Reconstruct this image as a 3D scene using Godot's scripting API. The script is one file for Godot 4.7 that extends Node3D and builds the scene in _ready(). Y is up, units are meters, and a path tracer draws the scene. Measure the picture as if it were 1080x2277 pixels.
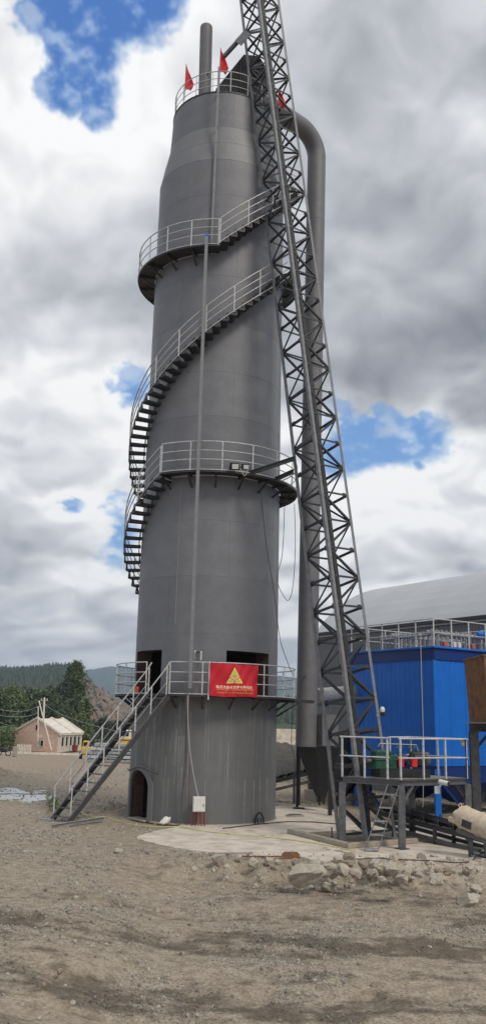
extends Node3D
# Steel lime kiln with spiral stairs, inclined hoist mast, dust collector and yard under broken cloud.

const F := 1950.0
const CAM := Vector3(0, 3.15, 0)
const AX := Vector3(-1.12, 0, -30.4)     # kiln axis on the ground
const R0 := 2.42                         # kiln shell radius
const RO := 3.04                         # outer radius of the galleries
const DA := Vector3(-0.55, 0, -0.835)    # site grid: towards the back and west
const DB := Vector3(0.835, 0, -0.55)     # site grid: towards the back and east
const PITCH := 0.046                     # stair rise per degree

var cb: Basis
var M := {}
var T := {}
var rng := RandomNumberGenerator.new()
var unit_box: Mesh
var unit_tube: Mesh
var unit_angle: Mesh
var unit_channel: Mesh
var used := {}

# ---------------------------------------------------------------- photograph to place
func ray(x, y) -> Vector3:
	return cb * Vector3((x - 540.0) / F, -(y - 1138.5) / F, -1.0)
func at(x, y, depth) -> Vector3:
	var d = ray(x, y)
	return CAM + d * (depth / -d.z)
func onto(x, y, h = 0.0) -> Vector3:
	var d = ray(x, y)
	return CAM + d * ((h - CAM.y) / d.y)
func pol(deg, r, h) -> Vector3:
	var a = deg_to_rad(deg)
	return AX + Vector3(sin(a) * r, h, cos(a) * r)

# ---------------------------------------------------------------- mesh building
class MB:
	var v := PackedVector3Array()
	var n := PackedVector3Array()
	var u := PackedVector2Array()
	var c := PackedColorArray()
	var ix := PackedInt32Array()
	var col := Color(1, 1, 1)
	var with_col := false
	func vert(p, nn, uv = Vector2.ZERO) -> int:
		v.append(p); n.append(nn); u.append(uv); c.append(col)
		return v.size() - 1
	func tri(a, b, d):                       # counter-clockwise seen from outside
		var nn = (b - a).cross(d - a).normalized()
		var i = vert(a, nn); vert(b, nn); vert(d, nn)
		ix.append_array([i, i + 2, i + 1])
	func quad(a, b, d, e, ua = Vector2.ZERO, ub = Vector2.RIGHT, ud = Vector2.ONE, ue = Vector2.DOWN):
		var nn = (b - a).cross(d - a)
		if nn.length_squared() < 1e-14: nn = (d - a).cross(e - a)
		nn = nn.normalized()
		var i = vert(a, nn, ua); vert(b, nn, ub); vert(d, nn, ud); vert(e, nn, ue)
		ix.append_array([i, i + 2, i + 1, i, i + 3, i + 2])
	func box(x: Transform3D, s: Vector3, ch := 0.0):
		var h = s * 0.5
		if ch <= 0.0:
			var p = []
			for k in 8: p.append(x * Vector3(h.x if k & 1 else -h.x, h.y if k & 2 else -h.y, h.z if k & 4 else -h.z))
			for f in [[0, 2, 3, 1], [4, 5, 7, 6], [0, 4, 6, 2], [1, 3, 7, 5], [0, 1, 5, 4], [2, 6, 7, 3]]:
				quad(p[f[0]], p[f[1]], p[f[2]], p[f[3]])
			return
		for ax in 3:
			for sg in [-1.0, 1.0]:
				var a1 = (ax + 1) % 3
				var a2 = (ax + 2) % 3
				var q = []
				for t in [[-1, -1], [1, -1], [1, 1], [-1, 1]]:
					var w = Vector3.ZERO
					w[ax] = sg * h[ax]; w[a1] = t[0] * (h[a1] - ch); w[a2] = t[1] * (h[a2] - ch)
					q.append(x * w)
				if sg > 0: quad(q[0], q[1], q[2], q[3])
				else: quad(q[3], q[2], q[1], q[0])
				for t in [-1.0, 1.0]:         # edge chamfer between face ax,sg and face a1,t
					var e = []
					for k in [-1, 1]:
						var w1 = Vector3.ZERO; var w2 = Vector3.ZERO
						w1[ax] = sg * h[ax]; w1[a1] = t * (h[a1] - ch); w1[a2] = k * (h[a2] - ch)
						w2[ax] = sg * (h[ax] - ch); w2[a1] = t * h[a1]; w2[a2] = k * (h[a2] - ch)
						e.append(x * w1); e.append(x * w2)
					if sg * t > 0: quad(e[0], e[1], e[3], e[2])
					else: quad(e[2], e[3], e[1], e[0])
		for k in 8:
			var sx = 1.0 if k & 1 else -1.0
			var sy = 1.0 if k & 2 else -1.0
			var sz = 1.0 if k & 4 else -1.0
			var a = x * Vector3(sx * h.x, sy * (h.y - ch), sz * (h.z - ch))
			var b = x * Vector3(sx * (h.x - ch), sy * h.y, sz * (h.z - ch))
			var d = x * Vector3(sx * (h.x - ch), sy * (h.y - ch), sz * h.z)
			if sx * sy * sz > 0: tri(a, b, d)
			else: tri(a, d, b)
	func tube(pts: Array, r, sides := 8, caps := true):
		var rings = []
		var up = Vector3.UP
		var last = null
		for i in pts.size():
			var d = (pts[min(i + 1, pts.size() - 1)] - pts[max(i - 1, 0)]).normalized()
			var s
			if last == null:
				s = d.cross(up if abs(d.y) < 0.9 else Vector3.RIGHT).normalized()
			else:
				s = (last - d * last.dot(d)).normalized()
			last = s
			var w = d.cross(s)
			var rr = r[i] if r is Array else r
			var ring = []
			for k in sides:
				var a = TAU * k / sides
				var q = s * cos(a) + w * sin(a)
				ring.append(vert(pts[i] + q * rr, q, Vector2(float(k) / sides, i)))
			rings.append(ring)
		for i in pts.size() - 1:
			for k in sides:
				var k2 = (k + 1) % sides
				ix.append_array([rings[i][k], rings[i + 1][k2], rings[i][k2], rings[i][k], rings[i + 1][k], rings[i + 1][k2]])
		if caps:
			for e in [0, pts.size() - 1]:
				var d = (pts[1] - pts[0]).normalized() * -1.0 if e == 0 else (pts[e] - pts[e - 1]).normalized()
				var m = vert(pts[e], d)
				var f = []
				for k in sides: f.append(vert(v[rings[e][k]], d))
				for k in sides:
					var k2 = (k + 1) % sides
					if e == 0: ix.append_array([m, f[k], f[k2]])
					else: ix.append_array([m, f[k2], f[k]])
	func lathe(x: Transform3D, prof: Array, segs := 24, a0 := 0.0, a1 := TAU):   # profile [radius, height] going up the outside
		for i in prof.size() - 1:
			var p = prof[i]; var q = prof[i + 1]
			var t = Vector2(q[0] - p[0], q[1] - p[1])
			if t.length() < 1e-6: continue
			t = t.normalized()
			var base = v.size()
			for k in segs + 1:
				var a = a0 + (a1 - a0) * k / segs
				var d = Vector3(sin(a), 0, cos(a))
				var nn = (x.basis * (d * t.y - Vector3.UP * t.x)).normalized()
				vert(x * (d * p[0] + Vector3.UP * p[1]), nn, Vector2(a / TAU, p[1]))
				vert(x * (d * q[0] + Vector3.UP * q[1]), nn, Vector2(a / TAU, q[1]))
			for k in segs:
				var j = base + k * 2
				ix.append_array([j, j + 1, j + 2, j + 1, j + 3, j + 2])
	func mesh() -> ArrayMesh:
		var m := ArrayMesh.new()
		if v.is_empty(): return m
		var arr := []
		arr.resize(Mesh.ARRAY_MAX)
		arr[Mesh.ARRAY_VERTEX] = v; arr[Mesh.ARRAY_NORMAL] = n; arr[Mesh.ARRAY_TEX_UV] = u; arr[Mesh.ARRAY_INDEX] = ix
		if with_col: arr[Mesh.ARRAY_COLOR] = c
		m.add_surface_from_arrays(Mesh.PRIMITIVE_TRIANGLES, arr)
		return m

# ---------------------------------------------------------------- things and parts
func numbered(called: String) -> String:
	var k = used.get(called, 0)
	used[called] = k + 1
	return called if k == 0 else "%s_%03d" % [called, k]
func tag(o, label, category, group = "", kind = ""):
	if label: o.set_meta("label", label)
	if category: o.set_meta("category", category)
	if group: o.set_meta("group", group)
	if kind: o.set_meta("kind", kind)
func thing(called, label, category, pos = Vector3.ZERO, group = "") -> Node3D:
	var o := Node3D.new()
	o.name = numbered(called)
	add_child(o)
	o.position = pos
	tag(o, label, category, group)
	return o
func org(p) -> Vector3:                      # world place of a thing or part root (only translations are used)
	var w = Vector3.ZERO
	while p != self:
		w += p.position
		p = p.get_parent()
	return w
func put(parent, called, mesh, mat) -> MeshInstance3D:   # a mesh given in the axes of its parent
	var o := MeshInstance3D.new()
	o.name = called if parent != self else numbered(called)
	o.mesh = mesh
	o.material_override = mat
	parent.add_child(o, true)
	return o
func part(parent, called, mb, mat) -> MeshInstance3D:    # a mesh given in world places
	var w = org(parent)
	if w != Vector3.ZERO:
		for i in mb.v.size(): mb.v[i] -= w
	return put(parent, called, mb.mesh(), mat)
func solo(called, mb, mat, label, category, base: Vector3, group = "") -> MeshInstance3D:
	for i in mb.v.size(): mb.v[i] -= base
	var o = put(self, called, mb.mesh(), mat)
	o.position = base
	tag(o, label, category, group)
	return o
func structure(called, mb, mat, kind = "structure") -> MeshInstance3D:
	var o = put(self, called, mb.mesh(), mat)
	o.set_meta("kind", kind)
	return o
func along(a: Vector3, b: Vector3, w: float, t: float, side := Vector3.ZERO) -> Transform3D:
	var y = b - a
	var d = y.normalized()
	var x = side if side != Vector3.ZERO else (Vector3.UP if abs(d.y) < 0.95 else Vector3.BACK).cross(d)
	x = (x - d * x.dot(d)).normalized()
	var z = x.cross(d)
	return Transform3D(Basis(x * w, y, z * t), (a + b) * 0.5)
# a straight member from a to b: one shared unit mesh, stretched
func beam(parent, called, a, b, w, t, mat, shape = null, side = Vector3.ZERO) -> MeshInstance3D:
	var o := MeshInstance3D.new()
	o.name = called
	o.mesh = shape if shape != null else unit_box
	o.material_override = mat
	parent.add_child(o, true)
	var x = along(a, b, w, t, side)
	x.origin -= org(parent)
	o.transform = x
	return o
func rod(parent, called, a, b, r, mat) -> MeshInstance3D:
	return beam(parent, called, a, b, r * 2, r * 2, mat, unit_tube)
func tubed(parent, called, pts, r, mat, sides = 8) -> MeshInstance3D:
	var mb = MB.new()
	mb.tube(pts, r, sides)
	return part(parent, called, mb, mat)
func facing(o: Vector3, x: Vector3, y = Vector3.UP) -> Transform3D:   # x axis along x
	var d = x.normalized()
	var z = d.cross(y).normalized()
	return Transform3D(Basis(d, z.cross(d), z), o)
func boxed(parent, called, x: Transform3D, s: Vector3, mat, ch = 0.0) -> MeshInstance3D:
	var mb = MB.new()
	mb.box(x, s, ch)
	return part(parent, called, mb, mat)

func unit_shapes():
	var b = MB.new(); b.box(Transform3D.IDENTITY, Vector3.ONE, 0.0); unit_box = b.mesh()
	b = MB.new(); b.tube([Vector3(0, -0.5, 0), Vector3(0, 0.5, 0)], 0.5, 10); unit_tube = b.mesh()
	b = MB.new()
	b.box(Transform3D(Basis.IDENTITY, Vector3(-0.44, 0, 0)), Vector3(0.12, 1, 1))
	b.box(Transform3D(Basis.IDENTITY, Vector3(0.06, 0, -0.44)), Vector3(0.88, 1, 0.12)); unit_angle = b.mesh()
	b = MB.new()
	b.box(Transform3D(Basis.IDENTITY, Vector3(-0.45, 0, 0)), Vector3(0.1, 1, 1))
	b.box(Transform3D(Basis.IDENTITY, Vector3(0.05, 0, -0.44)), Vector3(0.9, 1, 0.12))
	b.box(Transform3D(Basis.IDENTITY, Vector3(0.05, 0, 0.44)), Vector3(0.9, 1, 0.12)); unit_channel = b.mesh()

# ---------------------------------------------------------------- textures and materials
func noise_bytes(size: int, seed_: int, freq: float, oct: int, ridged = false) -> PackedByteArray:
	var f := FastNoiseLite.new()
	f.seed = seed_; f.frequency = freq; f.fractal_octaves = oct
	f.noise_type = FastNoiseLite.TYPE_SIMPLEX_SMOOTH
	f.fractal_type = FastNoiseLite.FRACTAL_RIDGED if ridged else FastNoiseLite.FRACTAL_FBM
	var im = f.get_seamless_image(size, size)
	im.convert(Image.FORMAT_L8)
	return im.get_data()
func ramp_texture(size, layers: Array, stops: Array) -> ImageTexture:   # layers: [bytes, weight]; stops: [value, Color]
	var out := PackedByteArray()
	out.resize(size * size * 3)
	var lut = []
	for k in 256:
		var t = k / 255.0
		var c: Color = stops[0][1]
		for s in stops.size() - 1:
			if t >= stops[s][0]:
				c = stops[s][1].lerp(stops[s + 1][1], clamp((t - stops[s][0]) / (stops[s + 1][0] - stops[s][0]), 0, 1))
		lut.append([int(c.r * 255), int(c.g * 255), int(c.b * 255)])
	for i in size * size:
		var t := 0.0
		for l in layers: t += l[0][i] * l[1]
		var c = lut[clampi(int(t), 0, 255)]
		out[i * 3] = c[0]; out[i * 3 + 1] = c[1]; out[i * 3 + 2] = c[2]
	var im = Image.create_from_data(size, size, false, Image.FORMAT_RGB8, out)
	return ImageTexture.create_from_image(im)
func grey_texture(size, bytes) -> ImageTexture:
	return ImageTexture.create_from_image(Image.create_from_data(size, size, false, Image.FORMAT_L8, bytes))
func mat(c: Color, rough = 0.6, metal = 0.0, tex = null, scale = 0.5, bump = null, bump_cm = 0.0) -> StandardMaterial3D:
	var m := StandardMaterial3D.new()
	m.albedo_color = c
	m.roughness = rough
	m.metallic = metal
	if tex != null or bump != null:
		m.uv1_triplanar = true
		m.uv1_world_triplanar = true
		m.uv1_scale = Vector3.ONE * scale
	if tex != null: m.albedo_texture = tex
	if bump != null:
		m.heightmap_enabled = true
		m.heightmap_texture = bump
		m.heightmap_scale = bump_cm
	return m
func g8(r, g, b) -> Color:
	return Color(r / 255.0, g / 255.0, b / 255.0)

# ---------------------------------------------------------------- camera, sky, sun
func camera_and_light():
	cb = Basis(Vector3.RIGHT, deg_to_rad(13.33)) * Basis(Vector3.BACK, deg_to_rad(1.38))
	var cam := Camera3D.new()
	cam.name = "camera"
	cam.transform = Transform3D(cb, CAM)
	cam.fov = 2.0 * rad_to_deg(atan(1138.5 / F))
	cam.near = 0.1
	cam.far = 12000.0
	add_child(cam)
	cam.current = true
	var env := Environment.new()
	env.tonemap_mode = Environment.TONE_MAPPER_LINEAR
	env.tonemap_exposure = 1.25
	env.background_mode = Environment.BG_SKY
	env.background_energy_multiplier = 1.0
	var sky := Sky.new()
	var pm := PanoramaSkyMaterial.new()
	pm.panorama = cloudy_sky()
	sky.sky_material = pm
	env.sky = sky
	env.ssao_enabled = true
	env.ssil_enabled = true
	env.sdfgi_enabled = true
	env.fog_enabled = true
	env.fog_density = 0.00024
	env.fog_light_color = Color(0.78, 0.88, 1.0)
	var we := WorldEnvironment.new()
	we.name = "world_environment"
	we.environment = env
	add_child(we)
	var sun := DirectionalLight3D.new()
	sun.name = "sun"
	sun.light_energy = 0.5
	sun.light_angular_distance = 14.0
	sun.light_color = Color(1.0, 0.96, 0.9)
	sun.shadow_enabled = true
	add_child(sun)
	sun.look_at_from_position(Vector3(16, 26, 4), Vector3(0, 0, -14), Vector3.UP)

# clear gaps between the clouds, in photograph pixels: centre, half axes
const GAPS := [[215, 15, 165, 88], [315, -5, 95, 62], [182, 110, 84, 88], [148, 200, 48, 54], [210, 190, 46, 48], [226, 245, 34, 30], [850, 985, 150, 72], [945, 955, 62, 42], [770, 1010, 84, 58], [306, 872, 26, 50], [258, 1200, 44, 66], [165, 1132, 26, 15], [932, 1042, 16, 16]]
# how bright the cloud is: rows 125 pixels apart, columns 135 apart
const SHINE := ["889987666", "999987666", "999986567", "999865567", "988655555", "766545555", "788655544", "999765555", "899987899", "788888999", "788888887", "787788899", "777777888", "777777777"]
func grid(g: Array, x: float, y: float) -> float:
	x = clamp(x / 135.0, 0.0, 7.999)
	y = clamp(y / 125.0, 0.0, 12.999)
	var i = int(x); var j = int(y)
	var a = smoothstep(0.0, 1.0, x - i); var b = smoothstep(0.0, 1.0, y - j)
	var r0 = g[j]; var r1 = g[j + 1]
	return lerp(lerp(float(r0[i]), float(r0[i + 1]), a), lerp(float(r1[i]), float(r1[i + 1]), a), b)

func cloudy_sky() -> ImageTexture:
	var n1 := FastNoiseLite.new(); n1.seed = 11; n1.frequency = 1.0; n1.fractal_octaves = 6; n1.fractal_gain = 0.55
	var n2 := FastNoiseLite.new(); n2.seed = 23; n2.frequency = 1.0; n2.fractal_octaves = 3
	var n3 := FastNoiseLite.new(); n3.seed = 47; n3.frequency = 1.0; n3.fractal_octaves = 4
	var n4 := FastNoiseLite.new(); n4.seed = 61; n4.frequency = 1.0; n4.fractal_octaves = 4; n4.fractal_gain = 0.42
	for n in [n1, n2, n3, n4]: n.noise_type = FastNoiseLite.TYPE_SIMPLEX_SMOOTH
	var gl = []
	for r in SHINE:
		var q = []
		for ch in r: q.append(int(ch))
		gl.append(q)
	var inv = cb.inverse()
	var big := Image.create(1024, 512, false, Image.FORMAT_RGB8)
	var shade = func(az: float, el: float) -> Color:
		var d = Vector3(sin(az) * cos(el), sin(el), -cos(az) * cos(el))
		var q = Vector3(d.x, 1.2 * d.y + 0.42 * (1.0 - exp(-max(d.y, 0.0) / 0.13)), d.z)
		var w = Vector3(n2.get_noise_3dv(q * 5.0), n2.get_noise_3dv(q * 5.0 + Vector3(9, 3, 1)), n2.get_noise_3dv(q * 5.0 + Vector3(2, 7, 5)))
		var qa = q + w * 0.05
		var puff = n1.get_noise_3dv(qa * 6.0)
		var soft = n3.get_noise_3dv(q * 3.5)
		var curl = n4.get_noise_3dv(qa * 8.0 + Vector3(3, 1, 8))
		var over = n4.get_noise_3dv((qa + Vector3(0.0, 0.03, 0.0)) * 8.0 + Vector3(3, 1, 8))
		var wisp = n1.get_noise_3dv(q * 26.0 + Vector3(1, 6, 2))
		var gap = 1.15 * n2.get_noise_3dv(q * 2.1 + Vector3(5, 5, 5)) - 0.5
		var shine = 6.4 + 4.0 * n2.get_noise_3dv(q * 2.6)
		var s = inv * d
		if s.z < -0.05:
			var px = 540.0 + F * s.x / -s.z
			var py = 1138.5 - F * s.y / -s.z
			var out = max(max(-px, px - 1080.0), max(-py, 0.0))
			var k = 1.0 - smoothstep(60.0, 700.0, out)
			if k > 0.0:
				px += w.x * 30.0 + puff * 40.0 + wisp * 20.0; py += w.y * 30.0 + soft * 40.0 + wisp * 20.0
				var g = -1.0
				for e in GAPS: g = max(g, (1.0 - Vector2((px - e[0]) / e[2], (py - e[1]) / e[3]).length()) * clamp(e[2] / 90.0, 0.45, 1.0))
				gap = lerp(gap, g, k)
				shine = lerp(shine, grid(gl, px, py), k)
		var cv = 1.0 - smoothstep(-0.16, 0.34, gap + 0.06 + puff * 0.24 - curl * 0.28 + wisp * 0.30 + 0.14 * n1.get_noise_3dv(q * 70.0))
		cv = max(cv, 0.5 * smoothstep(-0.15, 0.55, wisp + 0.7 * puff - 0.4 * curl))
		var l = shine + puff * 0.7 + soft * 1.0 + (curl * 1.2 + (curl - over) * 2.6 + wisp * 0.25) * lerp(1.1, 0.62, smoothstep(0.2, 0.5, el))
		l += 1.1 * smoothstep(-0.9, -0.1, gap)
		var v = clamp(96.0 + l * 16.4, 88.0, 251.0)
		var t = clamp((v - 100.0) / 150.0, 0.0, 1.0)
		var cloud = Color(v * lerp(0.93, 1.0, t) / 255.0, v * lerp(0.965, 1.0, t) / 255.0, v * lerp(1.045, 1.0, t) / 255.0)
		var e = clamp(el / 0.7, 0.0, 1.0)
		var blue = g8(150, 192, 236).lerp(g8(76, 120, 190), e)
		var c = blue.lerp(cloud, cv)
		c = c.lerp(g8(226, 229, 231), 0.75 * (1.0 - smoothstep(0.0, 0.09, el)))
		return Color(c.r * 0.93, c.g * 0.93, c.b * 0.93)
	for j in 512:
		var el = PI * (0.5 - (j + 0.5) / 512.0)
		if el < -0.02:
			for i in 1024: big.set_pixel(i, j, Color(0.45, 0.44, 0.42))
			continue
		for i in 1024:
			big.set_pixel(i, j, shade.call(wrapf(TAU * (i + 0.5) / 1024.0, -PI, PI), max(el, 0.0)))
	big.resize(4096, 2048, Image.INTERPOLATE_CUBIC)
	for j in range(470, 1024):
		var el = PI * (0.5 - (j + 0.5) / 2048.0)
		for i in range(-248, 248):
			big.set_pixel(posmod(i, 4096), j, shade.call(TAU * (i + 0.5) / 4096.0, el))
	return ImageTexture.create_from_image(big)

# ---------------------------------------------------------------- materials
func materials():
	var fine = noise_bytes(512, 3, 0.05, 5)
	var mid = noise_bytes(512, 8, 0.012, 5)
	var grain = noise_bytes(512, 5, 0.25, 3)
	var cells = noise_bytes(512, 17, 0.09, 4, true)
	T.grain = grey_texture(512, grain)
	T.fine = grey_texture(512, fine)
	# tinted detail textures: near white, so that the albedo colour sets the tone
	T.paint = ramp_texture(512, [[mid, 0.6], [fine, 0.25], [grain, 0.15]], [[0.0, g8(222, 222, 224)], [0.45, g8(238, 238, 238)], [0.6, g8(246, 246, 246)], [1.0, g8(255, 254, 252)]])
	T.steel = ramp_texture(512, [[mid, 0.4], [fine, 0.4], [grain, 0.2]], [[0.0, g8(150, 146, 140)], [0.42, g8(205, 204, 203)], [0.6, g8(240, 240, 240)], [1.0, g8(255, 255, 255)]])
	T.dirt = ramp_texture(512, [[mid, 0.25], [fine, 0.35], [grain, 0.4]], [[0.0, g8(120, 108, 96)], [0.38, g8(172, 160, 146)], [0.5, g8(205, 196, 184)], [0.62, g8(232, 226, 216)], [1.0, g8(255, 252, 246)]])
	T.pale = ramp_texture(512, [[mid, 0.55], [fine, 0.3], [grain, 0.15]], [[0.0, g8(190, 184, 176)], [0.4, g8(222, 217, 210)], [0.52, g8(236, 232, 226)], [0.66, g8(246, 243, 238)], [1.0, g8(255, 254, 250)]])
	T.rust = ramp_texture(512, [[mid, 0.55], [fine, 0.3], [cells, 0.15]], [[0.0, g8(72, 50, 36)], [0.4, g8(108, 78, 54)], [0.52, g8(124, 90, 60)], [0.6, g8(152, 100, 56)], [0.7, g8(112, 84, 62)], [1.0, g8(138, 116, 96)]])
	T.rock = ramp_texture(512, [[mid, 0.4], [fine, 0.3], [grain, 0.3]], [[0.0, g8(150, 146, 138)], [0.45, g8(215, 211, 204)], [1.0, g8(255, 254, 250)]])
	T.rockface = ramp_texture(512, [[mid, 0.45], [cells, 0.45], [grain, 0.1]], [[0.0, g8(60, 48, 42)], [0.4, g8(104, 84, 72)], [0.55, g8(140, 112, 94)], [0.75, g8(172, 150, 130)], [1.0, g8(90, 98, 66)]])
	M.kiln = mat(g8(124, 126, 132), 0.5, 0.0, T.paint, 0.21)
	M.kiln_pale = mat(g8(138, 140, 144), 0.5, 0.0, T.paint, 0.21)
	M.kiln_dull = mat(g8(120, 122, 128), 0.52, 0.0, T.paint, 0.21)
	M.weld = mat(g8(116, 118, 124), 0.55, 0.0, T.paint, 0.6)
	M.steel = mat(g8(112, 113, 117), 0.5, 0.15, T.steel, 0.6)
	M.chord = mat(g8(142, 144, 148), 0.45, 0.2, T.steel, 0.7)
	M.pole = mat(g8(138, 139, 142), 0.5, 0.1, T.paint, 0.5)
	M.member = mat(g8(62, 63, 68), 0.5, 0.1, T.steel, 0.6)
	M.dark = mat(g8(70, 70, 73), 0.55, 0.1, T.steel, 0.6)
	M.black = mat(g8(40, 40, 42), 0.6, 0.0, T.steel, 0.6)
	M.duct = mat(g8(120, 120, 123), 0.58, 0.1, T.paint, 0.4)
	M.rail = mat(g8(224, 226, 228), 0.42, 0.15, T.steel, 1.3)
	M.zinc = mat(g8(186, 188, 190), 0.42, 0.4, T.steel, 0.8)
	M.brick_lining = mat(g8(96, 78, 70), 0.9, 0.0, T.dirt, 0.8)
	M.red = mat(g8(205, 28, 40), 0.75)
	M.red.backlight = Color(0.5, 0.05, 0.06)
	M.blue = mat(g8(18, 116, 222), 0.5, 0.0, T.paint, 0.3)
	M.navy = mat(g8(18, 56, 128), 0.5, 0.0, T.paint, 0.3)
	M.green = mat(g8(32, 92, 74), 0.45, 0.0, T.steel, 1.4)
	M.orange = mat(g8(205, 42, 40), 0.5)
	M.white = mat(g8(228, 228, 224), 0.45, 0.0, T.paint, 1.2)
	M.rust = mat(Color(1, 1, 1), 0.85, 0.0, T.rust, 0.35)
	M.concrete = mat(g8(216, 209, 200), 0.9, 0.0, T.pale, 0.23, T.fine, 0.6)
	M.kerb = mat(g8(178, 170, 158), 0.92, 0.0, T.pale, 0.7, T.fine, 0.8)
	M.rock = mat(g8(206, 200, 190), 0.95, 0.0, T.rock, 1.4, T.grain, 0.8)
	M.rock_brown = mat(g8(170, 160, 147), 0.95, 0.0, T.rock, 1.4, T.grain, 0.8)
	M.cladding = mat(g8(116, 119, 122), 0.5, 0.2, T.paint, 0.15)
	M.roofing = mat(g8(190, 195, 200), 0.6, 0.0, T.paint, 0.05)
	M.dusty = mat(g8(216, 203, 186), 0.9, 0.0, T.pale, 1.2, T.fine, 0.6)
	M.rubber = mat(g8(34, 34, 35), 0.8)
	M.wood = mat(g8(150, 108, 74), 0.8, 0.0, T.dirt, 0.9)
	M.wire = mat(g8(60, 62, 62), 0.6)
	M.pale_wire = mat(g8(176, 178, 176), 0.6)
	M.hose = mat(g8(200, 196, 120), 0.6)
	M.plaster = mat(g8(224, 218, 208), 0.9, 0.0, T.pale, 0.25)
	M.brickwork = mat(g8(236, 206, 190), 0.95, 0.0, T.pale, 0.4)
	M.roof_white = mat(g8(240, 237, 231), 0.85, 0.0, T.pale, 0.2)
	M.glass = mat(g8(26, 28, 30), 0.15)
	M.yellow = mat(g8(214, 172, 52), 0.5)
	M.bark = mat(g8(92, 80, 66), 0.95, 0.0, T.dirt, 1.0)
	M.water = mat(g8(188, 185, 178), 0.08)  # pale albedo: the bright sky reflection is painted into the puddle colour
	M.solenoid = mat(g8(196, 92, 84), 0.6)
	M.blade = mat(g8(158, 122, 94), 0.75, 0.0, T.dirt, 1.2)
	M.lamp_glass = mat(g8(214, 218, 220), 0.15)
	for k in 3:
		var l = mat([g8(92, 106, 78), g8(104, 120, 82), g8(78, 92, 74)][k], 0.75)
		l.backlight = Color(0.10, 0.13, 0.06)
		l.vertex_color_use_as_albedo = true
		M["leaf%d" % k] = l
	M.hill = mat(g8(82, 98, 62), 1.0, 0.0, T.dirt, 0.01)
	M.far_hill = mat(g8(82, 98, 62), 1.0, 0.0, T.dirt, 0.002)
	M.cliff = mat(g8(232, 236, 226), 1.0, 0.0, T.rockface, 0.012)
	M.soil = mat(Color(1, 1, 1), 0.97, 0.0, T.dirt, 0.55, T.fine, 2.5)
	M.soil.vertex_color_use_as_albedo = true
	M.pebble = mat(Color(1, 1, 1), 0.95)
	M.pebble.vertex_color_use_as_albedo = true
	M.mound = mat(g8(118, 117, 116), 0.97, 0.0, T.rock, 0.8, T.fine, 2.0)
	M.streaked = StandardMaterial3D.new()
	M.streaked.albedo_texture = streak_texture()
	M.streaked.roughness = 0.55

# lime that ran down the lower shell: narrow pale streaks of their own length on grey paint
func streak_texture() -> ImageTexture:
	var w := 2048; var h := 512
	var out := PackedFloat32Array()
	out.resize(w * h)
	var r := RandomNumberGenerator.new(); r.seed = 4
	var n := FastNoiseLite.new(); n.seed = 2; n.frequency = 0.02; n.fractal_octaves = 4
	for y in h:
		for x in w: out[y * w + x] = 0.02 * n.get_noise_2d(x * 0.6, y * 0.5) + 0.008 * n.get_noise_2d(x * 9.0, y * 9.0)
	for s in 1500:
		var x0 = r.randi() % w
		var dense = n.get_noise_2d(x0 * 0.35, 900.0)
		if r.randf() > 0.45 + dense * 1.6: continue
		var wd = 1 + int(pow(r.randf(), 3.0) * 7.0)
		var y0 = int(r.randf() * h * 0.6) if r.randf() < 0.5 else int(h * [0.02, 0.33, 0.66][r.randi() % 3])
		var len_ = int((0.15 + r.randf() * 0.85) * h * 0.6)
		var amp = (0.04 + 0.2 * pow(r.randf(), 2.0)) * (0.6 if wd > 4 else 1.0)
		for y in range(y0, min(h, y0 + len_)):
			var f = 1.0 - pow(float(y - y0) / len_, 2.0)
			f *= 0.75 + 0.5 * n.get_noise_2d(x0 * 3.0, y * 2.0)
			for k in wd: out[y * w + (x0 + k) % w] += amp * f
	var img := PackedByteArray()
	img.resize(w * h * 3)
	for i in w * h:
		var v = clamp(0.425 + out[i], 0.3, 0.8)
		img[i * 3] = int(v * 252); img[i * 3 + 1] = int(v * 255); img[i * 3 + 2] = int(v * 257.0)
	return ImageTexture.create_from_image(Image.create_from_data(w, h, false, Image.FORMAT_RGB8, img))

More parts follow.
